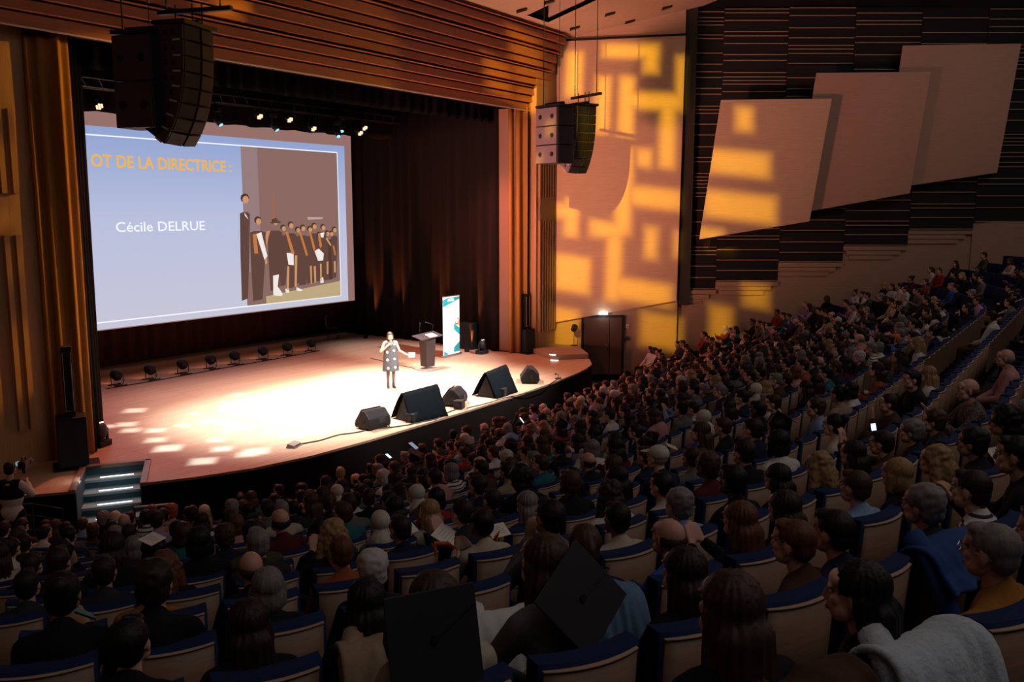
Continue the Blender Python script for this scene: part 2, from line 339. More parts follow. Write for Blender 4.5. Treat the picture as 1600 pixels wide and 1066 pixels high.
for i, (x, y) in enumerate([(815, 16), (953, 22), (984, 34), (1042, 12), (898, 44), (858, 3), (1010, -8)]):
    p = cpt(x, y); m2 = MB(); m2.box((0, 0, 0), (.30, .34, .05)); m2.box((0, 0, -.02), (.2, .24, .03), 1)
    o = m2.obj('recessed_downlight', [M_black, M_darkmetal], loc=p); o.rotation_euler = (math.atan(-.27), 0, .6)
    tag(o, 'small dark square recessed ceiling downlight, ' + ['left of the dark slot', 'first right of the hanging cables', 'second right of the hanging cables', 'nearest the wall corner', 'nearest the maze-lit wall panel', 'beside the slot at the frame edge', 'at the top frame edge'][i], 'ceiling light', 'recessed downlights')
# blue-lit catwalk grille between header and ceiling
t = empty('catwalk_grille', (22, 16.9, 11.3), 0, 'dark metal catwalk grille glowing blue above the proscenium boards', 'grille')
m2 = MB()
for i in range(26): m2.box((-3.6 + i * .28, -.1, .12), (.03, .03, .55))
for j in range(5): m2.box((0, -.1, -.1 + j * .12), (7.4, .025, .02))
m2.obj('grille_bars', M_darkmetal, t)
m2 = MB(); m2.box((0, .25, .1), (7.4, .03, .7)); m2.obj('back_panel', mat('catwalk_back', (.06, .06, .14), .8), t)
light('AREA', 'blue_catwalk_light', (20.8, 16.7, 11.0), (20.8, 17.2, 11.4), 3, (.1, .12, 1), shape='RECTANGLE', size=4, size_y=.15)

# ------------------------------------------------------------------ right side wall
def wbox(mb, s0, s1, o0, o1, z0, z1, mi=0): mb.hexa([W(s0, o0, z0), W(s1, o0, z0), W(s1, o1, z0), W(s0, o1, z0), W(s0, o0, z1), W(s1, o0, z1), W(s1, o1, z1), W(s0, o1, z1)], mi)
mb = MB(); wbox(mb, -.3, 4.5, -.25, -.02, -1.02, 12.6, 0); wbox(mb, 4.5, 26, -.5, -.3, -1.02, 13.2, 1)
struct(mb.obj('wall_right', [M_wood_low, M_black]))
# large gobo-lit veneered panel
s_r, z_r = pw(1057, 470, .12); s_l, z_l = pw(905, 497, .12)
mb = MB(); zl0 = z_l - (z_r - z_l) / (s_r - s_l) * s_l
poly = [W(.02, 0, zl0), W(s_r, 0, z_r), W(4.52, 0, 11.15), W(.02, 0, 10.95)]
mb.prism(poly, WN * .12); o = mb.obj('wall_panel', [M_wood_wall]); tag(o, 'tall veneered wall panel with orange maze light beside the stage', 'wall panel')
mb = MB(); mb.prism([W(0.0, 0, 11.0), W(4.52, 0, 11.22), W(4.52, 0, 12.35), W(0.0, 0, 11.2)], WN * .05); struct(mb.obj('trim_1', [M_wood_wall]))
mb = MB(); mb.prism([W(0.0, .0, 10.94), W(4.55, .0, 11.15), W(4.55, .0, 11.22), W(0.0, .0, 11.01)], WN * .16); struct(mb.obj('trim_2', [M_black]))
mb = MB(); wbox(mb, 4.53, 4.95, -.3, -.02, 1.6, 12.6); struct(mb.obj('trim_3', [mat('dark_olive_reveal', (.03, .026, .014), .8)]))
# slatted bays
bays = [(4.95, 5.93, pw(1095, 453, -.05)[1]), (5.93, 8.22, pw(1170, 440, -.05)[1]), (8.22, 10.57, pw(1268, 410, -.05)[1]), (10.57, 12.91, pw(1370, 384, -.05)[1]), (12.91, 15.25, pw(1470, 359, -.05)[1]), (15.25, 19.5, pw(1560, 347, -.05)[1])]
slat_me = {}
rs = random.Random(3)
ang_w = math.atan2(WD.y, WD.x)
for bi, (s0, s1, zb) in enumerate(bays):
    off = -.22 + .03 * bi; tp = 12.15
    root = empty('wall_right_slats', W((s0 + s1) / 2, off, zb), ang_w, kind='structure')
    L = s1 - s0; me = MB().box((0, 0, 0), (L - .03, .05, .027)).mesh('slat', [M_slat])
    m2 = MB().box((0, .05, (tp - zb) / 2), (L, .03, tp - zb)); m2.obj('backing', M_black, root)
    z = zb + .02; k = 0
    while z < tp:
        o = link('slat', me, root, (0, 0.0, z - zb)); k += 1
        z += rs.choice([.15, .20, .26, .34, .42, .5]) if rs.random() < .5 else (.125 if (int(z * 1.1 + bi * 2) % 3 == 0) else .38)
        if k > 58: break
# lower timber wall beneath the slats, in stepped boards
lw = empty('wall_right_lower', W(12, 0, -1), ang_w, kind='structure')
def lwb(s0, s1, z0, z1, off, name='board'):
    m2 = MB().box(((s0 + s1) / 2 - 12, -off, (z0 + z1) / 2 + 1), (s1 - s0, .1, z1 - z0)); m2.obj(name, M_wood_low, lw)
for bi, (s0, s1, zb) in enumerate(bays):
    if bi == 5: break
    a, b = (4.53 if bi == 0 else s0), s1
    ztop = zb - .02
    nb = 3
    for j in range(nb):
        zz1 = ztop - j * .17; lwb(a + j * .12 * (bi % 2), b - j * .25, zz1 - .15, zz1, -.18 - .025 * j)
    lwb(a, b, -1.0, ztop - .02, -.28, 'panel')
mb = MB(); mb.hexa([W(15.25, -.26, -1), W(19.8, .5, -1), W(19.8, .6, -1), W(15.25, -.16, -1), W(15.25, -.26, bays[5][2]), W(19.8, .5, bays[5][2]), W(19.8, .6, bays[5][2]), W(15.25, -.16, bays[5][2])])
struct(mb.obj('wall_right_rear', [M_wood_low]))
# three tilted acoustic panels
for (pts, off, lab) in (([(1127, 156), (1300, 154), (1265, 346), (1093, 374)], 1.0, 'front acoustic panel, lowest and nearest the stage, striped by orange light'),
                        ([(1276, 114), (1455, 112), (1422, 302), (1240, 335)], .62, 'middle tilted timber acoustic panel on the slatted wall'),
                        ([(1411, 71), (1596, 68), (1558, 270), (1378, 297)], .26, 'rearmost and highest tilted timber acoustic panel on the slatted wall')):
    P = []
    for x, y in pts:
        s_, z_ = pw(x, y, off); P.append(W(s_, off, z_))
    c = sum(P, Vector()) / 4
    t = empty('acoustic_panel', c, 0, lab, 'acoustic panel', 'tilted acoustic panels')
    m2 = MB(); m2.prism([p - c for p in P], -WN * .06); m2.obj('face_board', M_wood_wall if off > .9 else mat('wood_panel_shaded', (.5, .30, .2), .6, noise_amt=.3, nscale=3, stretch=(.6, .6, 22)), t, bevel=.008)  # two rear panels: their weaker light is painted into a darker veneer
    for u in (.25, .75):
        for v in (.3, .7):
            m2 = MB(); q = P[0] * (1 - u) * (1 - v) + P[1] * u * (1 - v) + P[3] * (1 - u) * v + P[2] * u * v - c; m2.tube([q - WN * .06, q - WN * (off + .12)], .03, 6); m2.obj('bracket', M_darkmetal, t)
# brown ceiling fins at the top right with blue lamps between
rs = random.Random(11)
for g in range(4):
    t = empty('ceiling_fin_group', W(7.6 + g * 2.05, .5, 12.3), ang_w, label=('first', 'second', 'third', 'fourth')[g] + ' cluster of brown slanting ceiling fins above the slatted wall, counted from the stage', cat='ceiling fins', group='ceiling fin clusters')
    for j in range(7):
        m2 = MB(); m2.prism([(-.7 + j * .17, 0, 0), (-.64 + j * .17, 0, 0), (-1.0 + j * .17, 0, .8), (-1.06 + j * .17, 0, .8)], (0, -.35, 0)); m2.obj('fin', M_slat, t)
for g in range(2):
    o = MB().ell((0, 0, 0), (.05, .05, .05)).obj('blue_lamp', emi('blue_led', (.1, .16, 1), 3), loc=W(8.6 + g * 4.0, .3, 12.45), smooth=True); tag(o, ('nearer the stage' if g == 0 else 'farther from the stage') + ', small blue lamp glowing between the ceiling fins', 'lamp', 'blue ceiling lamps')
mb = MB(); wbox(mb, 4.53, 20, -.1, 2.5, 13.15, 13.3); struct(mb.obj('ceiling_dark', [M_black]))
# door with lit exit sign, switch, alarm box
s0, s1 = pw(910, 493)[0], pw(974, 493)[0]
t = empty('door_1', W((s0 + s1) / 2, 0, -1), ang_w, kind='structure'); wd = s1 - s0
M_door = mat('door_dark_wood', (.10, .055, .035), .5, noise_amt=.3, nscale=5, stretch=(1, 1, 10))
for nm, x0, x1 in (('door_leaf', -wd / 2 + .05, wd * .16), ('door_leaf', wd * .175, wd / 2 - .05)):
    o = MB().box(((x0 + x1) / 2, -.04, 1.08), (x1 - x0, .05, 2.12)).obj(nm, M_door, t, bevel=.006)
m2 = MB(); m2.box((-wd / 2, -.04, 1.1), (.07, .1, 2.24)); m2.box((wd / 2, -.04, 1.1), (.07, .1, 2.24)); m2.box((0, -.04, 2.2), (wd, .1, .07)); m2.obj('door_frame', M_black, t)
m2 = MB(); m2.tube([(wd * .05, -.11, 1.12), (wd * .13, -.11, 1.12)], .015, 8); m2.box((wd * .13, -.08, 1.12), (.03, .05, .08)); m2.obj('door_handle', M_chrome, t)
t = empty('exit_sign', W(pw(942, 491)[0], .06, pw(942, 491)[1] + .05), ang_w, 'small bright emergency exit light over the dark double door', 'exit sign')
MB().box((0, -.02, 0), (.36, .07, .12)).obj('housing', M_white, t); MB().box((0, -.062, -.01), (.30, .012, .07)).obj('lens', emi('exit_lens', (.75, .95, 1), 9), t)
light('POINT', 'exit_glow', W(pw(942, 491)[0], .25, pw(942, 491)[1]), (0, 0, 0), 5, (.7, .9, 1), shadow_soft_size=.05)
s_, z_ = pw(980, 510); t = empty('wall_switch', W(s_, .02, z_), ang_w, 'small pale switch plate on the wall right of the door', 'switch')
MB().box((0, 0, 0), (.11, .02, .13)).obj('plate', M_white, t); MB().box((0, -.02, 0), (.05, .02, .07)).obj('rocker', M_cabside, t)
s_, z_ = pw(980, 529); t = empty('wall_socket_box', W(s_, .02, z_), ang_w, 'dark round wall fitting below the switch plate', 'wall fitting')
MB().disc((0, 0, 0), (0, -1, 0), .08, 14, thick=.05).obj('body', M_cab, t)

# ------------------------------------------------------------------ pillar walls beside the stage opening
def fluted(name, p0, p1, z0, z1, flutes, face, mats):
    p0, p1 = Vector(p0), Vector(p1); d = (p1 - p0); L = d.length; d.normalize(); nrm = Vector((d.y, -d.x, 0))
    if nrm.dot(Vector(face)) < 0: nrm = -nrm
    root = empty(name, p0, 0, kind='structure')
    def bx(u0, u1, o0, o1, za, zb, nm, mm):
        m2 = MB(); q = [d * u0 + nrm * o0, d * u1 + nrm * o0, d * u1 + nrm * o1, d * u0 + nrm * o1]
        m2.hexa([a + Vector((0, 0, za)) for a in q] + [a + Vector((0, 0, zb)) for a in q]); m2.obj(nm, mm, root)
    bx(0, L, -.3, 0, z0, z1, 'panel', mats[0])
    for (u0, u1, za, zb) in flutes: bx(u0, u1, 0, .09, za, zb, 'flute', mats[1])
    return root
# right pillar: lower run of flutes, plain band, upper run
fl = []
for j in range(7): fl.append((.12 + j * .165, .20 + j * .165, .75, 4.7)); fl.append((.12 + j * .165, .20 + j * .165, 5.5, 8.4))
fluted('wall_right_pillar', (27.05, 17.02, 0), (28.36, 17.0, 0), 0, 10.9, fl, (0, -1, 0), (M_gold_panel, mat('flute_timber', (.36, .2, .09), .6)))
fl = []
rsx = random.Random(5); u = .1
while u < 3.0:
    wv = rsx.choice([.10, .14, .2]); fl.append((u, u + wv, .75, 4.6)); fl.append((u + .03, u + .03 + wv, 5.4, 8.1 if wv > .11 else 7.0)); u += wv + rsx.choice([.12, .18, .3])
fluted('wall_left_pillar', (6.5, 17.86, 0), (9.95, 17.8, 0), -.02, 8.55, fl, (0, -1, 0), (M_gold_panel, mat('flute_timber', (.36, .2, .09), .6)))
mb = MB(); mb.hexa([(6.5, 17.7, 0), (6.4, 17.7, 0), (-3.4, 0, -1), (-3.3, 0, -1), (6.5, 17.7, 12), (6.4, 17.7, 12), (-3.4, 0, 12), (-3.3, 0, 12)])
o = mb.obj('wall_left', [M_wood_low]); struct(o)
mb = MB(); mb.box((17.5, 27.4, 4.5), (24, .1, 9.4)); struct(mb.obj('wall_back', [M_black]))

# ------------------------------------------------------------------ curtains
def curtain(name, path, z0, z1, amp, wl, m, label=None, cat='curtain', seed=0, kind=None, group=None, bottom_wave=0.0, thick=.02, sharp=1.0, step=.04):
    rr = random.Random(seed); P = [Vector((*p, 0)) for p in path]; pts = []; tl = 0
    for a, b in zip(P[:-1], P[1:]):
        L = (b - a).length; nseg = max(2, int(L / step)); d = (b - a) / L; nr = Vector((d.y, -d.x, 0))
        for i in range(nseg): pts.append((a + d * (L * i / nseg), nr, tl + L * i / nseg))
        tl += L
    pts.append((P[-1], nr, tl)); ph = 0; prev = 0; out = []; jit = [rr.uniform(.7, 1.3) for _ in range(int(tl / wl * 2) + 4)]
    for p, nr, s in pts:
        ph += (s - prev) / wl * 2 * PI * jit[int(s / wl * 2) % len(jit)]; prev = s
        c = math.sin(ph); c = math.copysign(abs(c) ** sharp, c); out.append((p, nr, c))
    nz = 8; vs = []; n = len(out)
    for j in range(nz + 1):
        v = j / nz; zz = z0 + (z1 - z0) * v
        for i, (p, nr, c) in enumerate(out):
            a = amp * (1 - .35 * v); q = p + nr * (a * c) + nr * (.02 * math.sin(i * .13 + v * 3)); vs.append((q.x, q.y, zz + (bottom_wave * math.sin(i * .21) if j == 0 else 0)))
    fs = [(j * n + i, j * n + i + 1, (j + 1) * n + i + 1, (j + 1) * n + i) for j in range(nz) for i in range(n - 1)]
    mb = MB(); mb.add(vs, fs); o = mb.obj(name, m, smooth=True)
    so = o.modifiers.new('solid', 'SOLIDIFY'); so.thickness = thick
    tag(o, label, cat, group, kind); return o
curtain('gold_curtain', [(9.70, 17.78), (10.32, 17.52), (10.5, 17.66)], .02, 8.6, .075, .27, M_gold, 'heavy gold curtain hanging in deep folds left of the screen', seed=2, step=.02)
curtain('side_curtain', [(10.45, 17.62), (11.40, 18.72)], .01, 8.9, .05, .34, M_velvet, 'black velvet leg curtain covering the left edge of the screen', seed=4)
curtain('gold_curtain.001', [(26.42, 17.75), (26.62, 17.5), (26.88, 17.28)], .02, 8.6, .09, .32, M_gold, 'narrow gold curtain hanging beside the right pillar', seed=6, step=.02)
curtain('back_curtain', [(9.0, 26.5), (27.1, 26.4)], .3, 8.9, .10, .55, M_brown_curt, 'dark brown pleated backdrop curtain below the screen', seed=8)
curtain('side_masking_curtain', [(27.15, 26.3), (26.95, 22.6), (26.55, 19.0), (26.5, 18.25)], .02, 8.9, .085, .50, M_velvet_side, 'black pleated curtain wall between screen and right pillar', seed=9, sharp=.8)
curtain('stage_border', [(9.6, 18.4), (27.3, 18.4)], 8.05, 9.3, .05, .45, M_velvet, 'black pleated border curtain hanging behind the header', seed=10)
curtain('stage_border.001', [(11.0, 23.6), (27.2, 23.6)], aty(340, 193, 23.6).z, 9.6, .05, .5, M_velvet, 'inner black border curtain just above the screen', seed=12, bottom_wave=.02)
mb = MB(); mb.box((26.56, 18.0, 4.3), (.04, .85, 8.5), 0, .08); o = mb.obj('trim_4', [mat('salmon_strip', (.22, .12, .08), .6)]); struct(o)
mb = MB(); mb.box((27.2, 16.98, 4.3), (.04, .1, 8.5), 0); mb.box((18, 18.0, 9.4), (19, .1, 1.2), 1); struct(mb.obj('trim_5', [mat('salmon_strip', (.22, .12, .08), .6), M_black]))
for i, (x, y0) in enumerate(((26.2, 24.9), (26.0, 23.4), (25.8, 21.3), (25.6, 19.6))):
    pass
# ------------------------------------------------------------------ projection screen
SY = 25.46
t = empty('projection_screen', (20.4, SY, 1.4), 0, 'large projection screen with periwinkle slide, orange heading and group photo', 'screen')
def S(x, y, o=0.0): p = aty(x, y, SY); return Vector((p.x - 20.4, -.004 * o, p.z - 1.4))
def poly(name, pts, m, lay, zoomed=True):
    P = [S(370 + a / 5.078, 290 + b / 5.078, lay) if zoomed else S(a, b, lay) for a, b in pts]
    mb = MB(); mb.add([(p.x, p.y, p.z) for p in P], [tuple(range(len(P)))]); return mb
def add_poly(pts, col, lay, name='slide_shape', zoomed=True, s=1.0):
    return poly(name, pts, None, lay, zoomed).obj(name, emi('scr_%d_%d_%d' % tuple(col), srgb(*col), s), t)
tr, br = S(548, 213), S(555, 469)
mb = MB(); mb.box(((tr.x - 6.4) / 2, .02, (tr.z) / 2 + .35), (tr.x + 6.4, .03, tr.z + .62)); mb.obj('cloth', emi('screen_cloth', srgb(150, 112, 104), 1), t)  # pinkish light falling on the bare cloth is put in as emission
# slide background with a vertical gradient (projected picture)
m = bpy.data.materials.new('slide_background'); m.use_nodes = True; nt = m.node_tree; nt.nodes.clear()
tc = nt.nodes.new('ShaderNodeTexCoord'); sp_ = nt.nodes.new('ShaderNodeSeparateXYZ'); cr = nt.nodes.new('ShaderNodeValToRGB'); mr = nt.nodes.new('ShaderNodeMapRange')
mr.inputs['From Min'].default_value = 0; mr.inputs['From Max'].default_value = 6.6; nt.links.new(tc.outputs['Object'], sp_.inputs[0]); nt.links.new(sp_.outputs[2], mr.inputs[0]); nt.links.new(mr.outputs[0], cr.inputs[0])
cr.color_ramp.elements[0].color = (*srgb(200, 198, 216), 1); cr.color_ramp.elements[1].color = (*srgb(136, 158, 206), 1); e2 = cr.color_ramp.elements.new(.5); e2.color = (*srgb(186, 193, 222), 1)
em = nt.nodes.new('ShaderNodeEmission'); nt.links.new(cr.outputs[0], em.inputs[0]); ou = nt.nodes.new('ShaderNodeOutputMaterial'); nt.links.new(em.outputs[0], ou.inputs[0])
a, b = S(541, 226), S(541, 472); zt = aty(142, 200, SY).z - 1.4; 
XL = -5.75; XR = (a.x + b.x) / 2; Z1 = (a.z + zt) / 2; Z0 = .07
mb = MB(); mb.add([(XL, -.004, Z0), (XR, -.004, Z0), (XR, -.004, Z1), (XL, -.004, Z1)], [(0, 1, 2, 3)]); mb.obj('slide', m, t)
MW = emi('scr_white', (.93, .95, 1), 1)
xr = (S(528, 240).x + S(531, 466).x) / 2; zt2 = S(526, 237).z; zb2 = (S(390, 478).z + S(163, 504).z) / 2; zt2 = (zt2 + S(150, 213).z) / 2
for (x0, x1, z0, z1) in ((XL + .2, xr, zt2 - .02, zt2 + .02), (XL + .2, xr, zb2 - .02, zb2 + .02), (xr - .02, xr + .02, zb2, zt2), (XL + .2, XL + .24, zb2, zt2)):
    mb = MB(); mb.add([(x0, -.012, z0), (x1, -.012, z0), (x1, -.012, z1), (x0, -.012, z1)], [(0, 1, 2, 3)]); mb.obj('frame_line', MW, t)
xp = (S(378, 300).x + S(387, 480).x) / 2
mb = MB(); mb.add([(xp, -.008, zb2), (xr, -.008, zb2), (xr, -.008, zt2), (xp, -.008, zt2)], [(0, 1, 2, 3)]); mb.obj('photo', emi('scr_photo', srgb(138, 106, 98), 1), t)
xq = (S(405, 300).x + S(407, 400).x) / 2
mb = MB(); mb.add([(xp, -.010, zb2 + 1.2), (xq, -.010, zb2 + 1.2), (xq, -.010, zt2 - .02), (xp, -.010, zt2 - .02)], [(0, 1, 2, 3)]); mb.obj('photo_wall', emi('scr_photo2', srgb(150, 124, 124), 1), t)
# photo content: dark clothes, faces, sashes, papers
DK, DK2, FC, OR, WH, FL = (98, 70, 61), (82, 56, 48), (206, 150, 106), (196, 120, 66), (240, 232, 225), (190, 168, 128)
add_poly([(230, 880), (825, 755), (827, 880), (235, 945)], FL, 3, 'photo_floor')
figs = [  # (x centre, top of head, foot y, half width, cloth, head?)
    (62, 70, 950, 40, DK), (165, 250, 945, 62, DK), (300, 262, 860, 58, DK), (365, 315, 820, 34, DK), (425, 290, 840, 46, DK), (480, 330, 800, 30, DK), (520, 315, 815, 48, DK), (575, 325, 800, 34, DK), (610, 300, 795, 34, DK), (650, 370, 780, 30, DK), (680, 310, 775, 28, DK), (715, 360, 770, 28, DK), (745, 362, 765, 24, DK2), (770, 330, 755, 26, DK)]
for i, (cx, ty, by, hw, colr) in enumerate(figs):
    h = by - ty; sh = ty + h * .16; hip = ty + h * .52
    add_poly([(cx - hw, sh + 12), (cx - hw * .5, sh), (cx + hw * .5, sh), (cx + hw, sh + 14), (cx + hw * .9, hip), (cx + hw * .6, by - h * .06), (cx - hw * .6, by - h * .04), (cx - hw * .9, hip)], colr, 4 + i * .1, 'photo_figure')
    r = h * .030 + 5
    add_poly([(cx - 2 + r * 1.1 * math.cos(k * PI / 5), ty - 2 + r + r * 1.2 * math.sin(k * PI / 5)) for k in range(10)], DK2, 5.6 + i * .05, 'photo_hair')
    add_poly([(cx + 4 + r * .8 * math.cos(k * PI / 5), ty + r * 1.35 + r * math.sin(k * PI / 5)) for k in range(10)], FC, 6.4 + i * .05, 'photo_face')
for pts, colr in [([(150, 385), (190, 370), (238, 560), (215, 590)], WH), ([(55, 215), (70, 235), (88, 270), (60, 240)], WH), ([(120, 390), (150, 380), (165, 540), (135, 540)], OR), ([(380, 370), (400, 365), (455, 540), (430, 545)], OR), ([(488, 370), (505, 370), (560, 550), (545, 560)], OR),
                  ([(568, 370), (582, 365), (620, 500), (605, 520)], OR), ([(390, 535), (445, 535), (448, 632), (405, 628)], WH), ([(612, 520), (645, 500), (686, 540), (680, 595), (640, 598)], WH), ([(658, 378), (690, 372), (682, 415), (665, 410)], WH), ([(640, 400), (655, 380), (672, 480), (655, 500)], OR),
                  ([(283, 715), (330, 705), (320, 800), (362, 862), (345, 878), (285, 870)], WH), ([(395, 640), (412, 640), (408, 830), (392, 830)], FC), ([(455, 555), (475, 555), (470, 805), (455, 800)], FC), ([(380, 820), (410, 815), (412, 850), (385, 850)], WH), ([(470, 805), (520, 830), (500, 840), (468, 832)], WH),
                  ([(575, 640), (590, 635), (592, 780), (582, 780)], FC), ([(605, 640), (622, 640), (625, 770), (612, 770)], FC), ([(655, 620), (668, 620), (670, 760), (658, 760)], FC), ([(708, 605), (722, 600), (722, 700), (710, 705)], FC), ([(765, 600), (780, 600), (780, 690), (768, 690)], FC),
                  ([(655, 740), (680, 725), (685, 770), (660, 775)], WH), ([(215, 585), (232, 575), (238, 615), (222, 625)], FC), ([(250, 300), (300, 270), (345, 285), (340, 300)], DK), ([(555, 250), (680, 252), (675, 266), (560, 272)], (190, 165, 150)), ([(700, 420), (712, 415), (745, 470), (738, 482)], FC), ([(755, 480), (768, 475), (782, 550), (772, 556)], OR), ([(232, 362), (262, 358), (250, 395), (232, 480), (222, 400)], (205, 140, 100)),
                  ([(283, 60), (290, 60), (296, 265), (280, 265)], (170, 100, 75))]:
    add_poly(pts, colr, 8.2, 'photo_detail')
cx0, cz0 = S(134, 262), S(134, 243); x0, x1 = S(142, 262).x, S(361, 265).x
MO = emi('scr_orange', srgb(236, 180, 88), 1)
zb_, zt_ = (S(150, 262).z + S(350, 267).z) / 2, (S(150, 241).z + S(350, 250).z) / 2
text_on('heading_text', 'OT DE LA DIRECTRICE :', MO, t, (0, -.016, 0), (1, 0, 0), (0, 0, 1), x0, x1, zb_, zt_, .022)
text_on('heading_text', 'M', MO, t, (0, -.016, 0), (1, 0, 0), (0, 0, 1), x0 - .66, x0 - .24, zb_, zt_, .022)
x0, x1 = S(181, 362).x, S(320, 359).x; zb_, zt_ = (S(183, 362.5).z + S(318, 359.5).z) / 2, (S(183, 346).z + S(318, 345).z) / 2
text_on('name_text', 'Cécile DELRUE', MW, t, (0, -.016, 0), (1, 0, 0), (0, 0, 1), x0, x1, zb_, zt_, .008)

# ------------------------------------------------------------------ lamps above the stage
rs = random.Random(2)
warm, cool = emi('warm_led', (1, .58, .34), 1.8), emi('cool_led', (.25, .6, 1), 1.6)
places = ['farthest left, above the screen corner', 'second warm one, left of the middle', 'third warm one, just right of the second', 'fourth warm one, above the screen', 'upper of the two at the right end', 'lower of the two at the right end']
for i, (x, y) in enumerate([(155, 166), (406, 182), (453, 187), (490, 201), (570, 200), (563, 208)]):
    p = aty(x, y, 23.2); r = empty('led_par_lamp', p, 0, 'lit warm multi-lens stage lamp, ' + places[i], 'stage lamp', 'lit warm stage lamps above the screen')
    MB().tube([(0, .0, 0), (0, .16, .14), (0, .22, .2)], [.13, .13, .08], 14).obj('housing', M_blackp, r, True)
    m2 = MB(); 
    for k in range(7):
        a = k * PI / 3; q = Vector((math.cos(a) * .075 * (k < 6), 0, math.sin(a) * .075 * (k < 6))); q = Matrix.Rotation(math.radians(45), 3, 'X') @ q; m2.ell(q + Vector((0, -.012, -.012)), (.032, .032, .032), nu=8, nv=5)
    o = m2.obj('lens_cluster', warm, r, True); o['kind'] = 'stuff'
    MB().tube([(-.15, .1, .1), (-.15, .0, 8.34 - p.z), (.15, .0, 8.34 - p.z), (.15, .1, .1)], .012, 6).obj('yoke', M_blackp, r)
places = ['left one, right of the big loudspeaker', 'middle one, left of the fourth warm lamp', 'upper one near the right end', 'lower one near the right end']
for i, (x, y) in enumerate([(345, 195), (433, 203), (534, 205), (529, 213)]):
    p = aty(x, y, 23.0); r = empty('moving_head_lamp', p, rs.uniform(-.5, .5), 'hanging black moving-head lamp with pale blue lens, ' + places[i], 'stage lamp', 'hanging moving-head lamps')
    MB().tube([(0, 0, 0), (.02, .12, .16), (.03, .18, .26)], [.085, .12, .07], 14).obj('head', M_blackp, r, True)
    MB().disc((0, -.002, -.004), (-.05, -.6, -.8), .07, 12, thick=.012).obj('lens', cool, r)
    MB().tube([(-.15, .1, .16), (-.15, .1, .4), (.17, .1, .4), (.17, .1, .16)], .02, 6).obj('yoke', M_blackp, r)
    MB().box((0, .1, .46), (.24, .18, .12)).obj('base', M_blackp, r); MB().tube([(0, .12, .5), (0, .2, 8.36 - p.z)], .02, 6).obj('clamp', M_blackp, r)
p0, p1 = Vector((11, 23.2, 8.35)), Vector((27, 23.2, 8.35)); r = empty('lighting_truss', p0, 0, 'dark lighting truss carrying the stage lamps above the screen', 'truss')
for dy, dz in ((0, 0), (.3, 0), (.15, .26)): MB().tube([(0, dy, dz), (16, dy, dz)], .025, 6).obj('chord', M_darkmetal, r)
m2 = MB()
for i in range(32): m2.tube([(i * .5, 0, 0), (i * .5 + .25, .15, .26), (i * .5 + .5, .3, 0)], .01, 4)
o = m2.obj('lacing', M_darkmetal, r); o['kind'] = 'stuff'

# floor lamps along the backdrop
fl = [(181, 602), (241, 594), (290, 585), (333, 577), (368, 570), (410, 562), (453, 556), (488, 549)]
ords = ['leftmost', 'second from left', 'third from left', 'fourth from left', 'fourth from right', 'third from right', 'second from right', 'rightmost']
for i, (x, y) in enumerate(fl):
    p = atz(x, y, 0); p.y = 23.9; r = empty('floor_par_lamp', p, .1 * math.sin(i * 2), ords[i] + ' of the row of black round floor lamps before the backdrop', 'stage lamp', 'floor lamps along the backdrop')
    MB().tube([(0, -.10, .24), (0, -.02, .27), (0, .12, .34), (0, .15, .35)], [.07, .15, .155, .15], 16).obj('housing', M_blackp, r, True)
    MB().tube([(-.19, .03, .30), (-.19, .03, .06), (-.1, -.02, .02), (.1, -.02, .02), (.19, .03, .06), (.19, .03, .30)], .013, 6).obj('yoke', M_blackp, r)
    MB().tube([(-.2, -.14, .015), (.2, -.14, .015)], .015, 6).obj('foot', M_blackp, r); MB().tube([(-.2, .18, .015), (.2, .18, .015)], .015, 6).obj('foot', M_blackp, r)
    light('SPOT', 'floor_par_beam', p + Vector((0, .2, .3)), p + Vector((0, 2.4, 0)), 16, (1, .26, .07), spot_size=math.radians(110), spot_blend=.8, shadow_soft_size=.08)
m2 = MB(); m2.tube([(14.6, 23.7, .012), (16.2, 23.62, .012), (17.5, 23.66, .012), (19, 23.7, .012), (21, 23.66, .012), (23, 23.75, .012)], .012, 6)
tag(m2.obj('power_cable', M_rubber), 'black cable running along the row of floor lamps', 'cable')
# amber uplighters hidden behind the side masking: folds catch their light
for i, (x, y) in enumerate(((26.35, 24.6), (26.2, 23.2), (25.95, 21.0), (25.85, 19.2))):
    r = empty('floor_uplighter', (x, y, 0), 0, ['farthest', 'second farthest', 'second nearest', 'nearest'][i] + ' small black floor uplighter at the foot of the side curtain', 'stage lamp', 'floor uplighters at the side curtain')
    MB().box((0, 0, .05), (.16, .12, .1)).obj('body', M_blackp, r, bevel=.01); MB().disc((.03, 0, .1), (0, 0, 1), .05, 10, thick=.01).obj('lens', M_darkmetal, r)
    light('SPOT', 'uplight_beam', (x + .33, y, .14), (x + .50, y, 3.2), 2200, (1, .24, .06), spot_size=math.radians(30), spot_blend=.9, shadow_soft_size=.03)

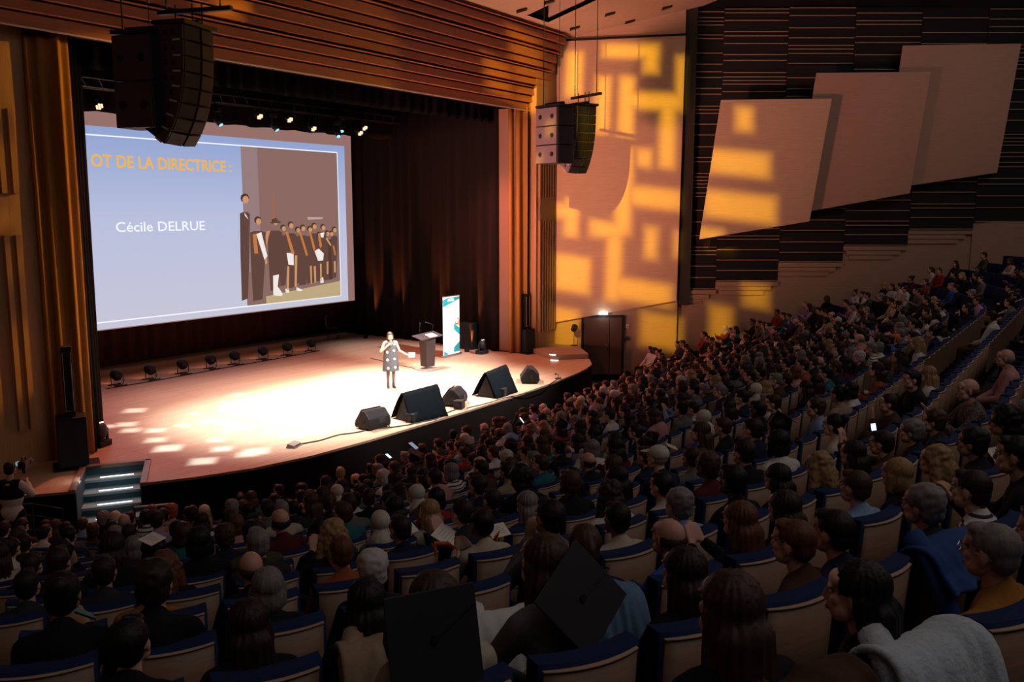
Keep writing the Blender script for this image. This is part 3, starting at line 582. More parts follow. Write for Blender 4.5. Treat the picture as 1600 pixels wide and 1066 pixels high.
# ------------------------------------------------------------------ flown loudspeakers
def line_array(base, yaw, n, h, wdt, dep, label, splay, z_rig, side_mat, top_len=1.5):
    r = empty('line_array_speaker', base, yaw, label, 'loudspeaker')
    ang = 0; p = Vector((0, 0, 0))
    for k in range(n):
        ang = splay * (k / (n - 1)) ** 1.7; R = Matrix.Rotation(ang, 3, 'X')   # front (-y) tilts downwards
        c = p + R @ Vector((0, dep / 2, -h / 2))
        cab = MB(); cab.box(c, (wdt, dep, h * .96), 1, basis=R); o = cab.obj('cabinet', [M_cab, side_mat], r, bevel=.008)
        for sx in (-1, 1):   # two front grille halves in a shallow V
            g = MB(); g.box(c + R @ Vector((sx * wdt * .24, -dep / 2 - .015, 0)), (wdt * .42, .035, h * .86), 0, basis=R @ Matrix.Rotation(sx * .12, 3, 'Z')); g.obj('grille', mat('grille_black', (.008, .008, .01), .7), o)
        for sy in (-.16, .1): g = MB(); g.box(c + R @ Vector((-wdt / 2 - .004, sy * dep, 0)), (.012, .05, h * .34), 0, basis=R); g.obj('side_slot', M_black, o)
        g = MB()
        for sy in (-.16,): g.box(c + R @ Vector((-wdt / 2 - .004, sy * dep - .07, -h * .49)), (.014, .15, .03), 1, basis=R)
        g.obj('rigging_pin', [M_black, mat('rig_pin', (.5, .42, .4), .5)], o)
        p = p + R @ Vector((0, 0, -h))
    fr = MB(); fr.box((0, dep * .45, .04), (wdt + .06, dep * 1.15, .07)); fr.box((0, dep * .45, .10), (.10, dep * 1.1, .06)); fr.obj('rigging_frame', M_blackp, r)
    bm = MB(); bm.box((0, .05, .30), (.09, top_len, .075)); bm.obj('rigging_bar', M_blackp, r)
    for y in (-.1, .1, .45): MB().tube([(0, y, .07), (0, y, .42)], .014, 6).obj('shackle', M_darkmetal, r)
    for i, y in enumerate((-top_len * .32, top_len * .42)):
        ch = MB(); z = .36
        for k in range(6): ch.box((0, y, z + k * .06), (.03 if k % 2 else .012, .012 if k % 2 else .03, .06))
        ch.tube([(0, y, z + .34), (0, y, z_rig)], .012, 6); ch.obj('hoist_chain', M_darkmetal, r)
    return r
def sub_stack(base, yaw, n, h, wdt, dep, label, z_rig, front_mat, dots=True):
    r = empty('flown_subwoofer', base, yaw, label, 'loudspeaker')
    for k in range(n):
        c = MB(); c.box((0, dep / 2, -h * (k + .5)), (wdt, dep, h * .975), 0); o = c.obj('cabinet', [M_cab], r, bevel=.01)
        c = MB(); c.box((-wdt / 2 - .012, dep / 2, -h * (k + .5)), (.02, dep * .94, h * .93), 0); s_ = c.obj('side_panel', [front_mat], o)
        for sy in (-.27, .27):
            g = MB(); g.tube([(-wdt / 2 - .022, dep / 2 + sy * dep, -h * (k + .5)), (-wdt / 2 - .05, dep / 2 + sy * dep, -h * (k + .5))], [.075, .055], 12); g.obj('side_knob', M_black, o)
        c = MB(); c.box((0, -.01, -h * (k + .5)), (wdt * .93, .02, h * .9)); c.obj('grille', mat('grille_black', (.008, .008, .01), .7), o)
    c = MB(); c.box((0, dep / 2, .05), (wdt, dep * 1.05, .07)); c.box((0, dep / 2, .13), (.1, dep * .8, .08)); c.obj('rigging_frame', M_blackp, r)
    c = MB(); c.tube([(-.1, dep * .9, .1), (-.1, dep * .9, z_rig)], .014, 6); c.tube([(0, dep * .3, .1), (0, dep * .3, z_rig)], .008, 6); c.obj('hoist_chain', M_darkmetal, r)
    return r
M_grey = mat('speaker_side_grey', (.17, .13, .145), .6, noise_amt=.2, nscale=40); M_dark2 = mat('speaker_side_dark', (.05, .028, .024), .7)
line_array(aty(897, 160, 14.0) + Vector((.62, -.1, -.05)), -.42, 8, .268, .74, .62, 'curved flown loudspeaker column against the orange maze wall', .62, 3.4, M_grey)
sub_stack(aty(863, 163, 14.2) + Vector((.62, -.1, -.02)), -.30, 3, .56, .66, 1.0, 'grey-sided flown loudspeaker box with six round knobs, right side', 3.4, M_grey)
line_array(aty(284, 42, 14.0) + Vector((.22, -.15, .0)), .30, 8, .268, .90, .58, 'large curved black flown loudspeaker column above the left of the stage', .62, 3.3, M_dark2)
sub_stack(aty(230, 47, 14.0) + Vector((.45, .25, .0)), .30, 2, .80, .62, .80, 'black flown loudspeaker box left of the big curved column', 3.3, M_dark2)

# ------------------------------------------------------------------ column loudspeakers and floor kit
def column_speaker(base, yaw, bh, bw, bd, ch, cw, label, sc_=1.0, plate=True):
    r = empty('column_speaker', base, yaw, label, 'loudspeaker')
    MB().box((0, 0, bh / 2 + .02), (bw, bd, bh)).obj('subwoofer_box', M_blackp, r, bevel=.012)
    MB().box((0, -bd / 2 - .006, bh / 2 + .02), (bw * .9, .012, bh * .92)).obj('grille', mat('grille_black', (.008, .008, .01), .7), r)
    MB().box((0, .02, bh + ch / 2 + .02), (cw, cw * 1.1, ch)).obj('column', M_blackp, r, bevel=.01)
    c = MB(); a, b = cw * .36, ch * .42; z0 = bh + ch / 2 + .02; y = -cw * .56
    c.tube([(-a, y, z0 - b), (-a, y, z0 + b), (a, y, z0 + b), (a, y, z0 - b), (-a, y, z0 - b)], .006, 4); c.obj('grille_edge', mat('grey_edge', (.35, .3, .3), .5), r)
    if plate: MB().box((.05, -.05, .01), (bw + .3, bd + .25, .02)).obj('base_plate', M_blackp, r)
    return r
column_speaker(Vector((9.72, 17.08, 0)), -.5, 1.0, .55, .5, 1.4, .2, 'black slim column loudspeaker on box beside the left gold curtain')
column_speaker(atz(823, 552, 0) + Vector((.1, .1, 0)), -.3, .85, .42, .5, 1.25, .2, 'black slim column loudspeaker on box before the right pillar', plate=True)
r = empty('floor_moving_head', atz(158, 697, 0), .3, 'black moving-head lamp with warm top standing by the left curtain', 'stage lamp')
MB().box((0, 0, .07), (.36, .3, .13)).obj('base', M_blackp, r, bevel=.02); MB().ell((0, 0, .34), (.17, .15, .19)).obj('head', M_cab, r, True)
MB().tube([(-.2, 0, .12), (-.2, 0, .36)], .035, 8).obj('yoke', M_blackp, r); MB().tube([(.2, 0, .12), (.2, 0, .36)], .035, 8).obj('yoke', M_blackp, r)
MB().tube([(-.07, -.03, .52), (.07, -.03, .52)], .018, 6).obj('lens', emi('lamp_warm_dim', (1, .7, .55), 2.5), r)
r = empty('floor_moving_head', atz(753, 553, 0), .0, 'small black moving-head lamp on the floor right of the banner', 'stage lamp')
MB().box((0, 0, .07), (.4, .32, .13)).obj('base', M_blackp, r, bevel=.02); MB().ell((0, 0, .32), (.15, .14, .2)).obj('head', M_blackp, r, True); MB().tube([(-.06, -.04, .5), (.07, -.04, .5)], .02, 6).obj('lens', emi('lamp_white_dim', (.9, .85, .9), 1.2), r)
for sx in (-.19, .19): MB().tube([(sx, 0, .12), (sx, 0, .34)], .03, 8).obj('yoke', M_blackp, r)
r = empty('black_flight_case', atz(756, 549, 0) + Vector((.5, .8, 0)), 0, 'large black case behind the small floor lamp, right of the banner', 'case')
MB().box((0, 0, .5), (1.1, .6, .98)).obj('body', M_blackp, r, bevel=.02); MB().box((0, -.3, .72), (1.12, .03, .03)).obj('lid_edge', M_darkmetal, r)

def wedge(px, py, yaw, label, s=1.0):
    r = empty('stage_monitor', atz(px, py, 0), yaw, label, 'loudspeaker', 'wedge monitors along the stage front')
    W2 = .33 * s; pr = [(-.26, .03), (-.30, .14), (-.27, .28), (-.10, .45), (.0, .46), (.27, .12), (.24, .03)]
    pr = [(a * s, b * s) for a, b in pr]
    m2 = MB(); m2.prism([(-W2, a, b) for a, b in pr], (2 * W2, 0, 0)); m2.obj('cabinet', mat('monitor_body', (.006, .0056, .0068), .6, noise_amt=.3, nscale=60, spec=.25), r, bevel=.025)
    MB().prism([(-W2 * .9, .03 * s, .462 * s), (-W2 * .9, .262 * s, .15 * s), (-W2 * .9, .275 * s, .165 * s), (-W2 * .9, .045 * s, .475 * s)], (2 * W2 * .9, 0, 0)).obj('grille', M_darkmetal, r)
    for sx in (-1, 1): MB().disc((sx * W2 * .99, -.06 * s, .2 * s), (sx, 0, 0), .06 * s, 12, thick=.012).obj('side_handle', M_black, r)
    MB().box((.05, -.285 * s, .2 * s), (.18, .02, .12), 0).obj('connector_plate', M_black, r)
    MB().tube([(W2 * .7, -.25 * s, .12 * s), (W2 * .8, -.34 * s, .0)], .012, 6).obj('rear_foot', M_darkmetal, r)
    return r
wedge(582, 668, -.12, 'dark wedge monitor at the left end of the front row, handle towards us'); wedge(709, 632, .35, 'dark wedge monitor between the two cloth-covered prompters'); wedge(827, 597, .6, 'dark wedge monitor at the far right end of the stage front')
def prompter(px, py, yaw, label, w_=1.05, h_=.72):
    r = empty('draped_prompter', atz(px, py, 0), yaw, label, 'prompter', 'cloth-covered prompters')
    vs = []; nx, ny = 14, 10; rr = random.Random(int(px))
    prof = [(-.42, 0), (-.36, .12), (-.28, .28), (-.2, .44), (-.12, .6), (-.06, h_), (.0, h_ + .01), (.12, .5), (.26, .25), (.40, .02)]
    for i in range(nx + 1):
        x = -w_ / 2 + w_ * i / nx
        for (a, b) in prof: vs.append((x + .01 * math.sin(b * 20 + i), a + .018 * math.sin(i * 1.7 + b * 4) * (1 - b / h_ * .6), b * (1 + .10 * i / nx)))
    n = len(prof); m2 = MB(); m2.add(vs, [(i * n + j, i * n + j + 1, (i + 1) * n + j + 1, (i + 1) * n + j) for i in range(nx) for j in range(n - 1)])
    o = m2.obj('cloth', mat('prompter_cloth', (.0035, .005, .007), .95, noise_amt=.3, nscale=12, spec=.05), r, True); so = o.modifiers.new('s', 'SOLIDIFY'); so.thickness = .015
    m2 = MB(); m2.prism([(-w_ / 2 + .03, -.30, .02), (-w_ / 2 + .03, -.05, h_ - .08), (-w_ / 2 + .03, .25, .02)], (w_ - .06, 0, 0)); m2.obj('screen_box', M_black, r)
    return r
prompter(655, 652, -.18, 'black cloth-covered prompter left of the middle wedge monitor', 1.15, .68); prompter(773, 616, .05, 'black cloth-covered prompter right of the middle wedge monitor', 1.1, .68)
for i, (x, y, lab) in enumerate(((651, 661, 'small black box on the stage lip before the left cloth-covered prompter'), (725, 640, 'small black box on the stage lip before the middle wedge monitor'), (791, 620, 'small black box on the stage lip before the right cloth-covered prompter'))):
    r = empty('stage_box', atz(x, y, 0) + Vector((0, .15, 0)), .3, lab, 'box', 'small boxes on the stage lip')
    MB().box((0, 0, .12), (.26, .24, .22)).obj('body', M_blackp, r, bevel=.015); MB().disc((-.135, 0, .13), (-1, 0, 0), .05, 10, thick=.01).obj('connector', M_darkmetal, r)
def cable(name, pts, label, rad=.012):
    P = [atz(x, y, .013) for x, y in pts]; out = []
    for i in range(len(P) - 1):
        for k in range(4): out.append(P[i].lerp(P[i + 1], k / 4) + Vector((math.sin(i * 4 + k) * .02, math.cos(i * 3 + k) * .02, 0)))
    out.append(P[-1]); tag(MB().tube(out, rad, 6).obj(name, M_rubber, smooth=True), label, 'cable')
cable('floor_cable', [(468, 695), (500, 688), (530, 680), (560, 675), (580, 671), (610, 668), (640, 664), (680, 655), (700, 645), (712, 640)], 'black cable from the grey stage microphone box towards the left wedge monitor', .018)
cable('floor_cable', [(730, 638), (760, 630), (790, 622), (830, 612), (856, 604), (870, 592), (876, 590)], 'black cable along the stage lip towards the right wedge monitor')
cable('floor_cable', [(580, 560), (600, 565), (630, 572), (655, 577)], 'thin cable crossing the stage behind the woman to the lectern', .009)
r = empty('boundary_microphone', atz(460, 698, 0), .35, 'small grey boundary microphone block at the end of the cable', 'microphone')
MB().prism([(-.17, -.1, 0), (-.17, .12, 0), (-.17, .08, .1), (-.17, -.08, .06)], (.34, 0, 0)).obj('body', mat('grey_block', (.22, .19, .18), .6), r, bevel=.01)
MB().box((0, -.085, .04), (.26, .01, .04)).obj('grille', M_cab, r)
# tiny stage microphone on lip at right
r = empty('goose_microphone', atz(872, 592, 0), 0, 'small low microphone stand near the right end of the stage lip', 'microphone')
MB().disc((0, 0, 0), (0, 0, 1), .1, 12, thick=.02).obj('base', M_blackp, r); MB().tube([(0, 0, .02), (.02, 0, .12), (-.12, .0, .17)], .009, 6).obj('gooseneck', M_blackp, r); MB().ell((-.14, 0, .17), (.04, .025, .025)).obj('capsule', M_blackp, r, True)

# lectern
r = empty('lectern', atz(668, 577, 0), -.12, 'grey-brown lectern with slanted top and two gooseneck microphones', 'lectern')
M_lec = mat('lectern_grey', (.028, .020, .021), .5)
MB().box((0, 0, .02), (.72, .5, .04)).obj('base_plate', mat('lectern_base', (.4, .32, .3), .4), r, bevel=.008)
m2 = MB(); m2.hexa([(-.16, -.14, .1), (.20, -.14, .1), (.20, .16, .1), (-.16, .16, .1), (-.19, -.17, 1.02), (.23, -.17, 1.02), (.23, .18, 1.06), (-.19, .18, 1.06)]); m2.obj('column', M_lec, r, bevel=.015)
MB().box((.02, 0, .07), (.1, .1, .08)).obj('neck', M_chrome, r)
m2 = MB(); m2.hexa([(-.46, -.24, .99), (.5, -.24, 1.05), (.5, .22, 1.15), (-.46, .22, 1.09), (-.46, -.24, 1.02), (.5, -.24, 1.08), (.5, .22, 1.18), (-.46, .22, 1.12)]); m2.obj('top', M_lec, r, bevel=.006)
m2 = MB(); m2.hexa([(-.05, -.2, 1.055), (.28, -.2, 1.075), (.28, .05, 1.14), (-.05, .05, 1.12), (-.05, -.2, 1.06), (.28, -.2, 1.08), (.28, .05, 1.145), (-.05, .05, 1.125)]); tag(m2.obj('notes_sheet', mat('warm_paper', (.8, .6, .5), .7), r), None)
for pts in ([(-.15, .18, 1.1), (-.17, .16, 1.35), (-.2, .1, 1.5)], [(.38, .18, 1.15), (.42, .15, 1.38), (.2, .05, 1.46), (-.05, 0, 1.52)]):
    MB().tube(pts, .011, 6).obj('gooseneck', M_blackp, r, True); MB().tube([pts[-1], (Vector(pts[-1]) + Vector((-.05, -.04, .02)))], .018, 8).obj('microphone_capsule', M_blackp, r)
# roll-up banner
bp = (atz(688, 558, 0) + atz(724, 555, 0)) / 2
r = empty('rollup_banner', bp, 0, 'white and teal roll-up banner standing right of the lectern', 'banner')
wB, hB = .94, 2.1
MB().box((0, 0, .04), (wB + .06, .16, .08)).obj('base', M_chrome, r, bevel=.02); MB().box((0, .01, hB + .02), (wB, .03, .035)).obj('top_rail', M_chrome, r)
MB().box((0, .015, hB / 2 + .04), (wB, .006, hB - .06)).obj('sheet', mat('banner_white', (.86, .87, .86), .6), r)
MB().tube([(0, .05, .05), (0, .05, hB)], .012, 6).obj('support_pole', M_chrome, r)
def bpoly(pts, m, lay=1, nm='printed_shape'):   # pts in zoomed-photo pixels, 65..435 across, 85..1040 down
    P = [((x - 250) / 370 * wB, .011 - .002 * lay, hB - (y - 85) / 955 * (hB - .06)) for x, y in pts]; mb = MB(); mb.add(P, [tuple(range(len(P)))]); mb.obj(nm, m, r)
M_teal = mat('teal_print', (.01, .30, .36), .6); M_teal2 = mat('teal_dark_print', (.02, .2, .22), .6)
bpoly([(66, 140), (150, 105), (434, 100), (434, 140), (66, 248)], M_teal); bpoly([(300, 104), (434, 100), (434, 138), (330, 168)], M_teal2, 2)
bpoly([(310, 530), (434, 620), (434, 738), (308, 632)], M_teal); bpoly([(300, 930), (434, 845), (434, 1010), (300, 1010)], M_teal); bpoly([(370, 890), (434, 845), (434, 1005), (330, 1005)], M_teal2, 2); bpoly([(82, 960), (182, 1028), (82, 1028)], M_teal)
bpoly([(370, 530), (434, 470), (434, 605)], mat('orange_print', (.85, .28, .06), .6)); bpoly([(322, 530), (360, 480), (400, 540), (380, 570)], mat('dark_print', (.12, .08, .1), .6), 2); bpoly([(345, 480), (400, 490), (385, 540), (340, 530)], mat('pink_print', (.85, .55, .5), .6), 3); bpoly([(385, 455), (412, 445), (418, 480), (392, 485)], mat('magenta_print', (.35, .05, .12), .6), 3)
bpoly([(190, 235), (298, 235), (298, 350), (190, 350)], mat('cream_print', (.82, .68, .45), .6)); bpoly([(205, 275), (285, 275), (285, 290), (205, 290)], MATS['banner_white'], 2); bpoly([(215, 305), (275, 305), (275, 315), (215, 315)], MATS['banner_white'], 2)
# two illegible white title lines and small grey bullets
for (x0, x1, y0, y1, nn) in ((175, 305, 118, 134, 7), (163, 320, 144, 162, 8)):
    for k in range(nn):
        a = x0 + (x1 - x0) * k / nn; bpoly([(a, y0), (a + (x1 - x0) / nn * .78, y0), (a + (x1 - x0) / nn * .78, y1), (a, y1)], MATS['banner_white'], 3, 'title_mark')
for (x, y) in ((97, 585), (103, 815), (106, 922)): bpoly([(x - 6, y - 6), (x + 6, y - 6), (x + 6, y + 6), (x - 6, y + 6)], MATS['dark_print'], 2, 'bullet_mark')
# dim chair in the wings
r = empty('wing_chair', atz(538, 532, 0) + Vector((0, .6, 0)), .6, 'dim dark chair standing behind, under the right corner of the screen', 'chair')
for sx in (-.2, .2):
    for sy in (-.2, .2): MB().tube([(sx, sy, 0), (sx * .95, sy * .95, .45)], .014, 6).obj('leg', M_darkmetal, r)
MB().box((0, 0, .47), (.44, .44, .05)).obj('seat', M_blackp, r, bevel=.015)
MB().tube([(-.2, .2, .45), (-.21, .26, .9), (0, .28, .95), (.21, .26, .9), (.2, .2, .45)], .014, 6).obj('backrest_frame', mat('chair_frame', (.2, .2, .2), .4, .6), r, True); MB().box((0, .26, .74), (.38, .03, .24)).obj('backrest', M_blackp, r, bevel=.01)
# small black stand lamp by the door, aisle rail
sL, _ = pw(897, 525, .5); r = empty('stand_lamp', W(sL, .5, .17), 0, 'small black lamp on a thin stand left of the door', 'lamp')
MB().tube([(0, 0, 0), (0, 0, .55)], .012, 6).obj('pole', M_blackp, r); MB().disc((0, 0, 0), (0, 0, 1), .14, 12, thick=.015).obj('base', M_blackp, r); MB().tube([(-.1, -.03, .6), (.1, .03, .68)], [.10, .12], 10).obj('lamp_head', M_blackp, r)
#AUD
# ------------------------------------------------------------------ figures: sculpted from tapered limbs fused into one skin
def fuse(name, prims, voxel, smooth=4, ratio=1.0):
    mb = MB()
    for p in prims:
        if p[0] == 'c': mb.tube([p[1], p[2]], [p[3], p[4]], 12); mb.ell(p[1], (p[3],) * 3, nu=10, nv=8); mb.ell(p[2], (p[4],) * 3, nu=10, nv=8)
        else: mb.ell(p[1], p[2], nu=16, nv=12, basis=(p[3] if len(p) > 3 else None))
    o = link('tmp', mb.mesh('tmp', []))
    m = o.modifiers.new('r', 'REMESH'); m.mode = 'VOXEL'; m.voxel_size = voxel
    m = o.modifiers.new('s', 'SMOOTH'); m.iterations = smooth; m.factor = .5
    if ratio < 1: m = o.modifiers.new('d', 'DECIMATE'); m.ratio = ratio
    dg = bpy.context.evaluated_depsgraph_get(); me = bpy.data.meshes.new_from_object(o.evaluated_get(dg)); me.name = name
    bpy.data.objects.remove(o); me.polygons.foreach_set('use_smooth', [True] * len(me.polygons)); return me
def join_meshes(name, parts, mats):
    V = []; F = []; MI = []; off = 0
    for me, mi in parts:
        n = len(me.vertices); co = np.zeros(n * 3); me.vertices.foreach_get('co', co); V.append(co.reshape(-1, 3))
        for p in me.polygons: F.append([v + off for v in p.vertices]); MI.append(mi)
        off += n
    out = bpy.data.meshes.new(name); out.from_pydata(np.concatenate(V).tolist(), [], F)
    for m in mats: out.materials.append(m)
    out.polygons.foreach_set('material_index', MI); out.polygons.foreach_set('use_smooth', [True] * len(F)); out.update(); return out
V3 = Vector
M_eye = mat('eye_white', (.7, .66, .62), .3); M_iris = mat('eye_iris', (.03, .018, .012), .2); M_lip = mat('lips', (.42, .14, .11), .5); M_brow = mat('brow', (.05, .03, .02), .9)
SKIN = [mat('skin_' + n, c, .55) for n, c in (('light', (.62, .37, .27)), ('rosy', (.58, .31, .23)), ('tan', (.42, .23, .14)), ('brown', (.20, .095, .055)), ('dark', (.09, .042, .026)))]
def head_prims(h):
    """head centred on h, looking to +y"""
    e = lambda x, y, z, a, b, c: ('e', h + V3((x, y, z)), (a, b, c))
    P = [e(0, -.018, .03, .076, .094, .088), e(0, .018, -.03, .062, .074, .078), e(0, .046, -.078, .034, .034, .030), e(0, .062, .052, .052, .030, .034)]
    P += [('c', h + V3((0, .088, .018)), h + V3((0, .103, -.020)), .009, .0105), e(0, .094, -.024, .015, .012, .009), e(0, .086, -.053, .022, .010, .007), e(0, .084, -.064, .020, .009, .007)]
    for s in (-1, 1): P += [e(s * .036, .060, -.012, .024, .020, .024), e(s * .075, -.004, -.006, .010, .018, .032), e(s * .036, .084, .034, .020, .010, .008), e(s * .05, .03, -.055, .022, .035, .03)]
    return P
def face_bits(h, mb_e=None):
    a = MB(); b = MB(); c = MB(); d = MB()
    for s in (-1, 1):
        a.ell(h + V3((s * .030, .081, .014)), (.0125, .010, .0085), nu=8, nv=6); b.ell(h + V3((s * .030, .0895, .014)), (.0055, .003, .0055), nu=8, nv=5)
        c.ell(h + V3((s * .032, .093, .036)), (.018, .004, .0035), nu=8, nv=4)
    d.ell(h + V3((0, .0935, -.055)), (.019, .005, .0045), nu=10, nv=4); d.ell(h + V3((0, .0915, -.063)), (.016, .005, .0045), nu=10, nv=4)
    return [(a.mesh('t', []), 1), (b.mesh('t', []), 2), (c.mesh('t', []), 4), (d.mesh('t', []), 3)]
def hand(w, d, side, curl=.5, n=None):
    """palm and five fingers from wrist w pointing along d"""
    d = V3(d).normalized(); n = V3(n or (0, 0, 1)); x = d.cross(n).normalized() * side; n = x.cross(d).normalized() * side
    P = []
    for k in range(4): P.append(('c', w + d * .012 + x * (.022 - .015 * k) * .6, w + d * .085 + x * (.028 - .0185 * k), .014, .0115))
    for k, L in enumerate((.066, .076, .070, .054)):
        q = w + d * .085 + x * (.030 - .0195 * k); dn = (d - n * curl * .5).normalized(); q2 = q + dn * L * .55; q3 = q2 + (dn - n * curl).normalized() * L * .45
        P += [('c', q, q2, .0092, .0085), ('c', q2, q3, .0085, .007)]
    q = w + d * .02 + x * .022; q2 = q + (d * .6 + x * .8).normalized() * .042; P += [('c', q, q2, .014, .0105), ('c', q2, q2 + (d + x * .2 - n * curl * .5).normalized() * .032, .0100, .0085)]
    return P
H0 = V3((0, -.04, 1.22))
def seated(pose):
    """returns (skin prims, top prims, trouser prims, shoe prims, head centre)"""
    lean = {'lean': .24, 'phone': .05}.get(pose, 0.0); h = H0 + V3((0, lean, -.05 if pose == 'lean' else 0)); ch = V3((0, -.11 + lean * .75, .93)); sz = 1.045 - (.03 if pose == 'lean' else 0); sy = -.10 + lean * .85
    W_ = []
    if pose in ('lap', 'lean'): arms = [((-.23, .02 + lean, .74), (-.07, .22, .66), (.5, .6, -.25)), ((.23, .02 + lean, .74), (.07, .24, .67), (-.5, .6, -.25))]
    elif pose == 'cross': arms = [((-.215, .03, .78), (.06, .16, .80), (1, .1, .1)), ((.215, .03, .76), (-.06, .19, .76), (-1, .1, .1))]
    elif pose == 'chin': arms = [((-.20, .12, .80), (-.05, .13, 1.04), (.2, -.1, .9)), ((.23, .0, .75), (.02, .20, .72), (-.9, .3, 0))]
    elif pose == 'phone': arms = [((-.21, .08, .80), (-.07, .30, .92), (.4, .5, .5)), ((.21, .08, .80), (.07, .30, .92), (-.4, .5, .5))]
    elif pose == 'raise': arms = [((-.24, .14, .98), (-.07, .30, 1.18), (.25, .1, .9)), ((.24, .14, .98), (.07, .30, 1.18), (-.25, .1, .9))]
    elif pose == 'clap': arms = [((-.20, .10, .80), (-.05, .30, .96), (.25, .5, .8)), ((.20, .10, .80), (.05, .30, .97), (-.25, .5, .8))]
    elif pose == 'reach': arms = [((-.42, -.02, .98), (-.62, .10, .88), (-.8, .5, -.3)), ((.22, .02, .75), (.08, .24, .67), (-.5, .6, -.2))]
    body = [('c', (0, sy - .0, sz), h + V3((0, -.02, -.07)), .058, .05), ('e', ch, (.145, .10, .17)), ('e', (0, -.09 + lean * .4, .72), (.145, .11, .17)), ('e', (0, -.06, .55), (.17, .14, .11)), ('c', (-.115, sy, sz - .035), (.115, sy, sz - .035), .05, .05)]
    top = [('c', (0, sy - .01, sz - .01), (0, sy + .0, sz + .045), .085, .062), ('e', ch, (.168, .125, .19)), ('e', (0, -.09 + lean * .4, .72), (.172, .135, .18)), ('e', (0, -.06, .58), (.182, .155, .12)), ('c', (-.125, sy, sz - .035), (.125, sy, sz - .035), .07, .07)]
    for i, (el, wr_, hd_) in enumerate(arms):
        s = -1 if i == 0 else 1; sh = V3((s * .165, sy, sz - .04)); el = V3(el); wr_ = V3(wr_)
        body += [('c', sh, el, .042, .036), ('c', el, wr_, .038, .026)] + hand(wr_, hd_, -s, .5 if pose != 'clap' else .2, (0, -.5, 1) if pose not in ('clap', 'raise', 'phone') else (0, -1, .3))
        top += [('c', sh, el, .062, .052), ('c', el, el.lerp(wr_, .93), .056, .040)]
    leg = []; tr = [('e', (0, -.05, .54), (.178, .16, .115))]; shoe = []
    for s in (-1, 1):
        leg += [('c', (s * .09, 0, .53), (s * .12, .42, .52), .08, .055), ('c', (s * .12, .42, .51), (s * .12, .47, .1), .052, .036), ('c', (s * .12, .46, .06), (s * .13, .60, .045), .04, .03)]
        tr += [('c', (s * .09, -.02, .53), (s * .12, .42, .525), .096, .07), ('c', (s * .12, .42, .52), (s * .12, .465, .11), .068, .055)]
        shoe += [('c', (s * .12, .45, .055), (s * .13, .62, .042), .048, .038), ('e', (s * .12, .43, .045), (.045, .05, .045))]
    return body + leg, top, tr, shoe, h
POSES = ['lap', 'cross', 'chin', 'lean', 'phone', 'raise', 'clap', 'reach']
BODY = {}
def make_pose(p):
    b, tp, tr, sh, h = seated(p)
    skin = fuse('body_' + p, b, .0125, 2, .55); head = fuse('head', head_prims(h), .0065, 2, .6)
    bm = join_meshes('person_body_' + p, [(skin, 0), (head, 0)] + face_bits(h), [SKIN[0], M_eye, M_iris, M_lip, M_brow])
    BODY[p] = (bm, fuse('top_' + p, tp, .016, 4, .5), fuse('trousers_' + p, tr, .02, 3, .4), fuse('shoes_' + p, sh, .014, 2, .4), h - H0)
for p in POSES: make_pose(p)

